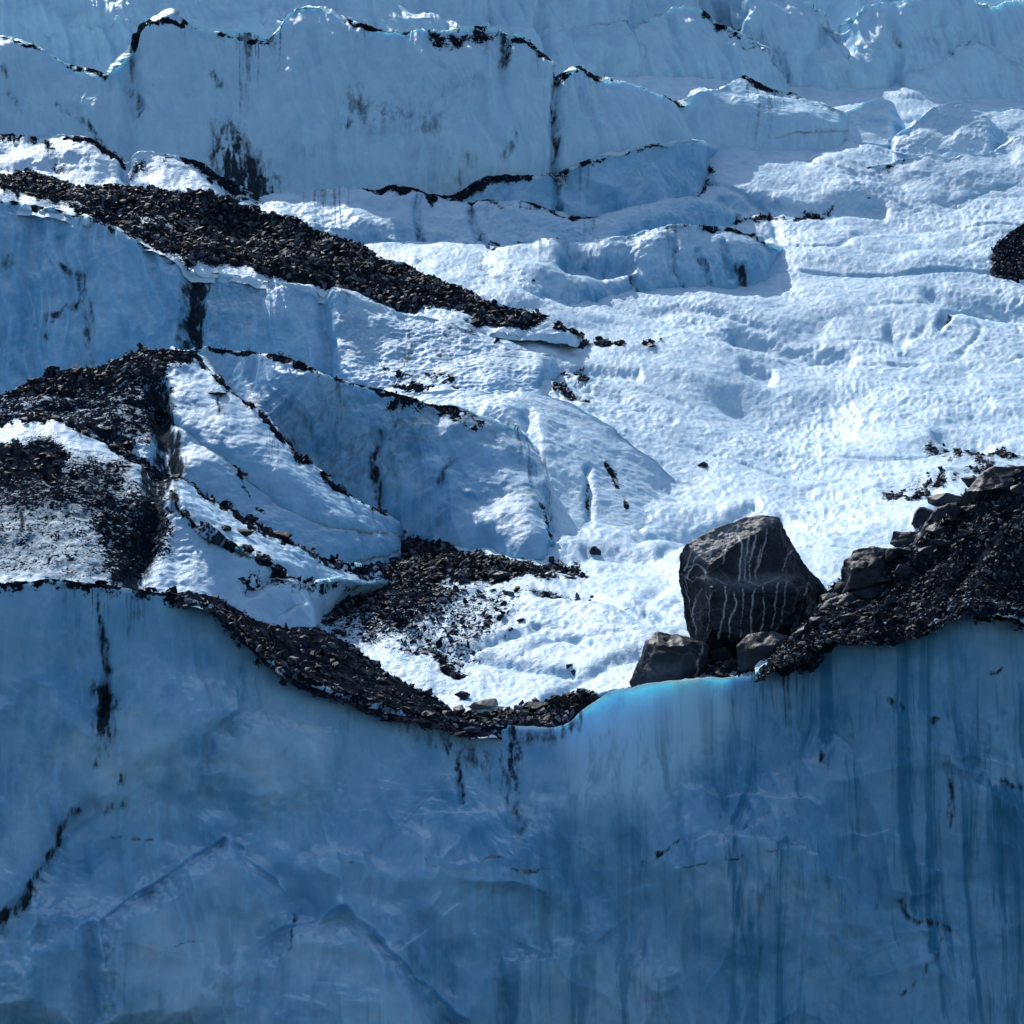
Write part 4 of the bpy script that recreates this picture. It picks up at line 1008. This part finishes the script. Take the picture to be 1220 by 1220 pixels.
outline_rock('boulder', 102.4, [(998, 712), (1004, 668), (1016, 655), (1042, 650), (1058, 655), (1066, 668), (1070, 700), (1040, 720)],
             [(1015, 680, -0.8), (1045, 672, -0.9), (1052, 695, -0.9), (1012, 702, -0.8)], 2.2, M_SLATE, 'rounded dark boulder half way up the rubble slope', rough=0.03, facet=0.12, paint=[(1, .5, 6, [(1010, 690), (1005, 705)])])
outline_rock('boulder', 101.5, [(962, 765), (968, 735), (985, 718), (1010, 708), (1030, 712), (1030, 730), (1005, 752), (985, 770)],
             [(985, 738, -0.7), (1012, 725, -0.7), (985, 755, -0.8)], 2.0, M_SLATE, 'low angular boulder at the bottom of the rubble slope', rough=0.04, facet=0.14)
outline_rock('boulder', 103.0, [(1140, 600), (1150, 585), (1172, 562), (1184, 555), (1225, 556), (1230, 590), (1200, 606), (1160, 612)],
             [(1165, 585, -0.7), (1200, 580, -0.8), (1215, 597, -0.7)], 2.5, M_SLATE, 'slab sided dark boulder at the top of the rubble slope by the right edge', rough=0.03, facet=0.08)
outline_rock('boulder', 102.7, [(1085, 660), (1092, 642), (1102, 622), (1116, 606), (1140, 600), (1150, 612), (1130, 632), (1115, 655)],
             [(1108, 638, -0.6), (1128, 618, -0.6)], 2.0, M_SLATE, 'dark angular boulder on the crest of the rubble slope', rough=0.05, facet=0.15)
outline_rock('boulder', 102.4, [(1060, 690), (1062, 662), (1078, 652), (1092, 656), (1098, 672), (1085, 690)],
             [(1078, 670, -0.6)], 1.5, M_SLATE, 'small dark block wedged right of the rounded boulder', rough=0.05, facet=0.12)


def make_stone_mesh(seed, sx, sy, sz, mat, npts=11, sub=0.12):
    r = np.random.default_rng(seed)
    bm = bmesh.new()
    for i in range(npts):
        v = r.normal(size=3); v /= np.linalg.norm(v)
        bm.verts.new(Vector(v * np.array([sx, sy, sz]) * 0.5 * r.uniform(0.85, 1.15)))
    q = bmesh.ops.convex_hull(bm, input=bm.verts)
    bmesh.ops.delete(bm, geom=list({v for v in q['geom_interior'] + q['geom_unused'] if isinstance(v, bmesh.types.BMVert)}), context='VERTS')
    bmesh.ops.bevel(bm, geom=bm.edges[:], offset=0.035 * min(sx, sz), segments=1, affect='EDGES')
    bmesh.ops.triangulate(bm, faces=bm.faces)
    for it in range(3):
        es = [e for e in bm.edges if e.calc_length() > max(sx, sy) * sub]
        if not es: break
        bmesh.ops.subdivide_edges(bm, edges=es, cuts=1)
        bmesh.ops.triangulate(bm, faces=[f for f in bm.faces if len(f.verts) > 3])
    bm.normal_update(); bm.verts.index_update()
    P = np.array([v.co[:] for v in bm.verts]); Nn = np.array([v.normal[:] for v in bm.verts])
    T = np.array([[v.index for v in f.verts] for f in bm.faces], np.int32)
    bm.free()
    P = P + Nn * (0.035 * max(sx, sz) * fbm(P / (0.35 * max(sx, sy)) + seed, 3))[:, None]
    P[:, 2] -= P[:, 2].min()
    return mesh_np('stone', P, tris=T, mats=[mat], smooth=False, attrs={'mask': np.zeros((len(P), 4))})


def stone(px, py, w, h, label, mat=None, name='stone', cat='stone', group=None, seed=0, rz=None, sink=0.15):
    """a stone whose foot stands at picture point (px, py); w, h in picture units"""
    g = ground(px, py)
    s = K * g.y
    me = make_stone_mesh(seed + int(px * 7 + py), w * s * 1.05, w * s * random.uniform(0.7, 1.0), h * s * 1.15, mat or M_SLATE)
    o = link(name, me, (g.x, g.y + 0.15 * w * s, g.z - sink * h * s))
    o.rotation_euler = (0, 0, random.uniform(0, 0.6) if rz is None else rz)
    return tag(o, label, cat, group)


stone(577, 845, 42, 15, 'flat pale grey slab lying on the saddle of the cliff rim', M_TAN, seed=3, rz=0.1)
stone(838, 557, 17, 8, 'lone dark stone on the open snowfield above the huge boulder')
stone(709, 661, 15, 15, 'pointed grey stone at the foot of the smooth ice hump')
stone(597, 692, 24, 14, 'grey stone at the lower edge of the gravel fan')
stone(601, 708, 15, 7, 'small grey stone on snow just below the grey stone of the gravel fan')
stone(552, 696, 17, 8, 'flat dark stone on snow left of the grey stone of the gravel fan')
stone(635, 706, 9, 6, 'little dark stone right of the gravel fan beside a blue channel')
stone(621, 741, 11, 6, 'dark chip alone on the snow above the saddle')
stone(608, 752, 7, 6, 'tiny round stone on the snow above the saddle')
stone(508, 828, 17, 18, 'upright dark stone on snow behind the rubble rim')
stone(551, 833, 20, 11, 'rounded grey stone left behind the flat pale slab')
stone(546, 850, 18, 15, 'black angular stone in front left of the flat pale slab')
stone(590, 851, 9, 7, 'small black stone at the right front corner of the flat pale slab')
stone(604, 850, 9, 6, 'small dark stone between the flat pale slab and the grit cones')
for (x, y, w, h, l) in [(642, 846, 30, 14, 'low black grit cone leftmost of the cones on the saddle rim'), (660, 842, 26, 17, 'second black grit cone from the left on the saddle rim'),
                        (690, 838, 22, 17, 'sharp black grit cone rightmost of the cones on the saddle rim'), (657, 856, 22, 9, 'black grit lump in front of the cones on the saddle rim'), (674, 841, 18, 13, 'short black grit cone in the middle of the saddle rim')]:
    stone(x, y, w, h, l, M_BLACK, 'grit_cone', 'grit cone', 'black grit cones on the saddle rim', rz=0.2)
stone(684, 806, 9, 9, 'small dark stone in a melt channel above the saddle')
stone(678, 796, 10, 7, 'flat dark chip in a melt channel above the saddle')
stone(258, 470, 26, 7, 'flat grey slab balanced on the blade edge of the gravel dome', M_SLATE, seed=2, rz=0.0)
stone(62, 446, 20, 12, 'black lump on the skyline of the gravel dome, the left one', M_BLACK)
stone(92, 446, 18, 9, 'black lump on the skyline of the gravel dome, the right one', M_BLACK)
stone(226, 300, 22, 20, 'black rock at the lower edge of the broad gravel slope', M_BLACK)
stone(151, 268, 18, 8, 'black rock on the snow strip under the gravel slope', M_BLACK)
stone(775, 413, 18, 6, 'dark stone at the very end of the gravel string on snow')
stone(740, 409, 12, 5, 'flat dark stone in the gravel string on snow')
stone(715, 406, 14, 6, 'dark slab in the middle of the gravel string on snow')
stone(688, 401, 18, 7, 'largest dark slab of the gravel string on snow')
stone(1140, 536, 13, 6, 'brownish stone on grey dirty snow above the rubble slope', M_TAN)
stone(962, 729, 20, 8, 'flat pale stone at the right foot of the huge boulder', M_TAN, rz=0.0)
stone(448, 562, 9, 10, 'dark stone frozen into the face of the curved fin')
stone(268, 632, 18, 9, 'black lump on the snow strip of the lower fin, the left one', M_BLACK)
stone(290, 638, 26, 10, 'black lump on the snow strip of the lower fin, the middle one', M_BLACK)
stone(335, 640, 28, 9, 'black lump on the blade edge of the lower fin, the right one', M_BLACK)
stone(1035, 195 + 42, 5, 4, 'tiny dark stone on bright snow at upper right')
stone(635, 335, 6, 4, 'tiny dark stone on the sunlit slope left of the teal hollow')
stone(580, 296, 9, 5, 'tiny brown stone on the crest left of the teal hollow', M_TAN)
# blocks lying between the big boulders
RB = [(860, 790, 28, 22), (870, 800, 22, 14), (850, 775, 26, 24), (862, 806, 26, 12), (955, 760, 22, 16), (965, 750, 18, 12), (948, 752, 20, 14), (975, 745, 24, 12), (958, 772, 18, 10), (940, 745, 18, 14), (985, 735, 22, 10)]
for i, (x, y, w, h) in enumerate(RB):
    stone(x, y, w, h, 'dark angular block wedged among the boulders on the cliff rim', group='blocks wedged among the boulders', name='block', cat='rock')
RS = [(1040, 712, 46, 18), (1075, 690, 40, 19), (1110, 665, 35, 16), (1020, 725, 35, 16), (1055, 700, 32, 14), (1135, 628, 38, 16), (1165, 610, 35, 14), (1150, 640, 24, 12), (1195, 605, 32, 14), (1180, 640, 22, 12), (1215, 590, 30, 16), (1090, 700, 22, 11),
      (1125, 650, 24, 11), (1060, 720, 22, 11), (1010, 742, 27, 12), (1035, 735, 19, 9), (1100, 645, 22, 12), (1205, 565, 24, 12),
      (1045, 688, 54, 22), (1082, 652, 46, 24), (1100, 628, 49, 27), (1128, 602, 51, 22), (1160, 585, 40, 22), (1015, 705, 46, 19), (995, 722, 40, 19), (1070, 668, 40, 19), (1115, 640, 40, 18)]
for i, (x, y, w, h) in enumerate(RS):
    stone(x, y, w, h, 'dark slate block embedded in the rubble slope at right', group='blocks in the rubble slope', name='block', cat='rock')

# ------------------------------------------------------------------ light, sky, camera
SUN_EL, SUN_AZ = math.radians(42), math.radians(-24)        # azimuth from the view direction (+Y), positive to the right
w = bpy.data.worlds.new('World'); scene.world = w; w.use_nodes = True
wn = w.node_tree; bg = wn.nodes['Background']
sky = wn.nodes.new('ShaderNodeTexSky'); sky.sky_type = 'NISHITA'; sky.sun_disc = False
sky.sun_elevation = SUN_EL; sky.sun_rotation = SUN_AZ
sky.altitude = 300
wn.links.new(sky.outputs[0], bg.inputs['Color']); bg.inputs['Strength'].default_value = 0.15
sd = bpy.data.lights.new('sun', 'SUN'); sd.energy = 4.4; sd.angle = math.radians(0.5); sd.color = (1.0, 0.98, 0.955)
so = bpy.data.objects.new('sun', sd); col.objects.link(so)
dirv = Vector((math.sin(SUN_AZ) * math.cos(SUN_EL), math.cos(SUN_AZ) * math.cos(SUN_EL), math.sin(SUN_EL)))
so.rotation_euler = dirv.to_track_quat('Z', 'Y').to_euler()
so.location = dirv * 300
cam = bpy.data.cameras.new('camera'); cam.lens = 100; cam.sensor_width = 36; cam.clip_end = 8000; cam.clip_start = 0.5
co = bpy.data.objects.new('camera', cam); col.objects.link(co); co.rotation_euler = (math.radians(90), 0, 0)
scene.camera = co
scene.view_settings.view_transform = 'Standard'; scene.view_settings.look = 'None'
scene.view_settings.exposure = 0.04; scene.view_settings.gamma = 1.0
scene.cycles.use_adaptive_sampling = True
scene.cycles.adaptive_threshold = 0.02
scene.cycles.max_bounces = 8
scene.cycles.diffuse_bounces = 4
scene.cycles.glossy_bounces = 2
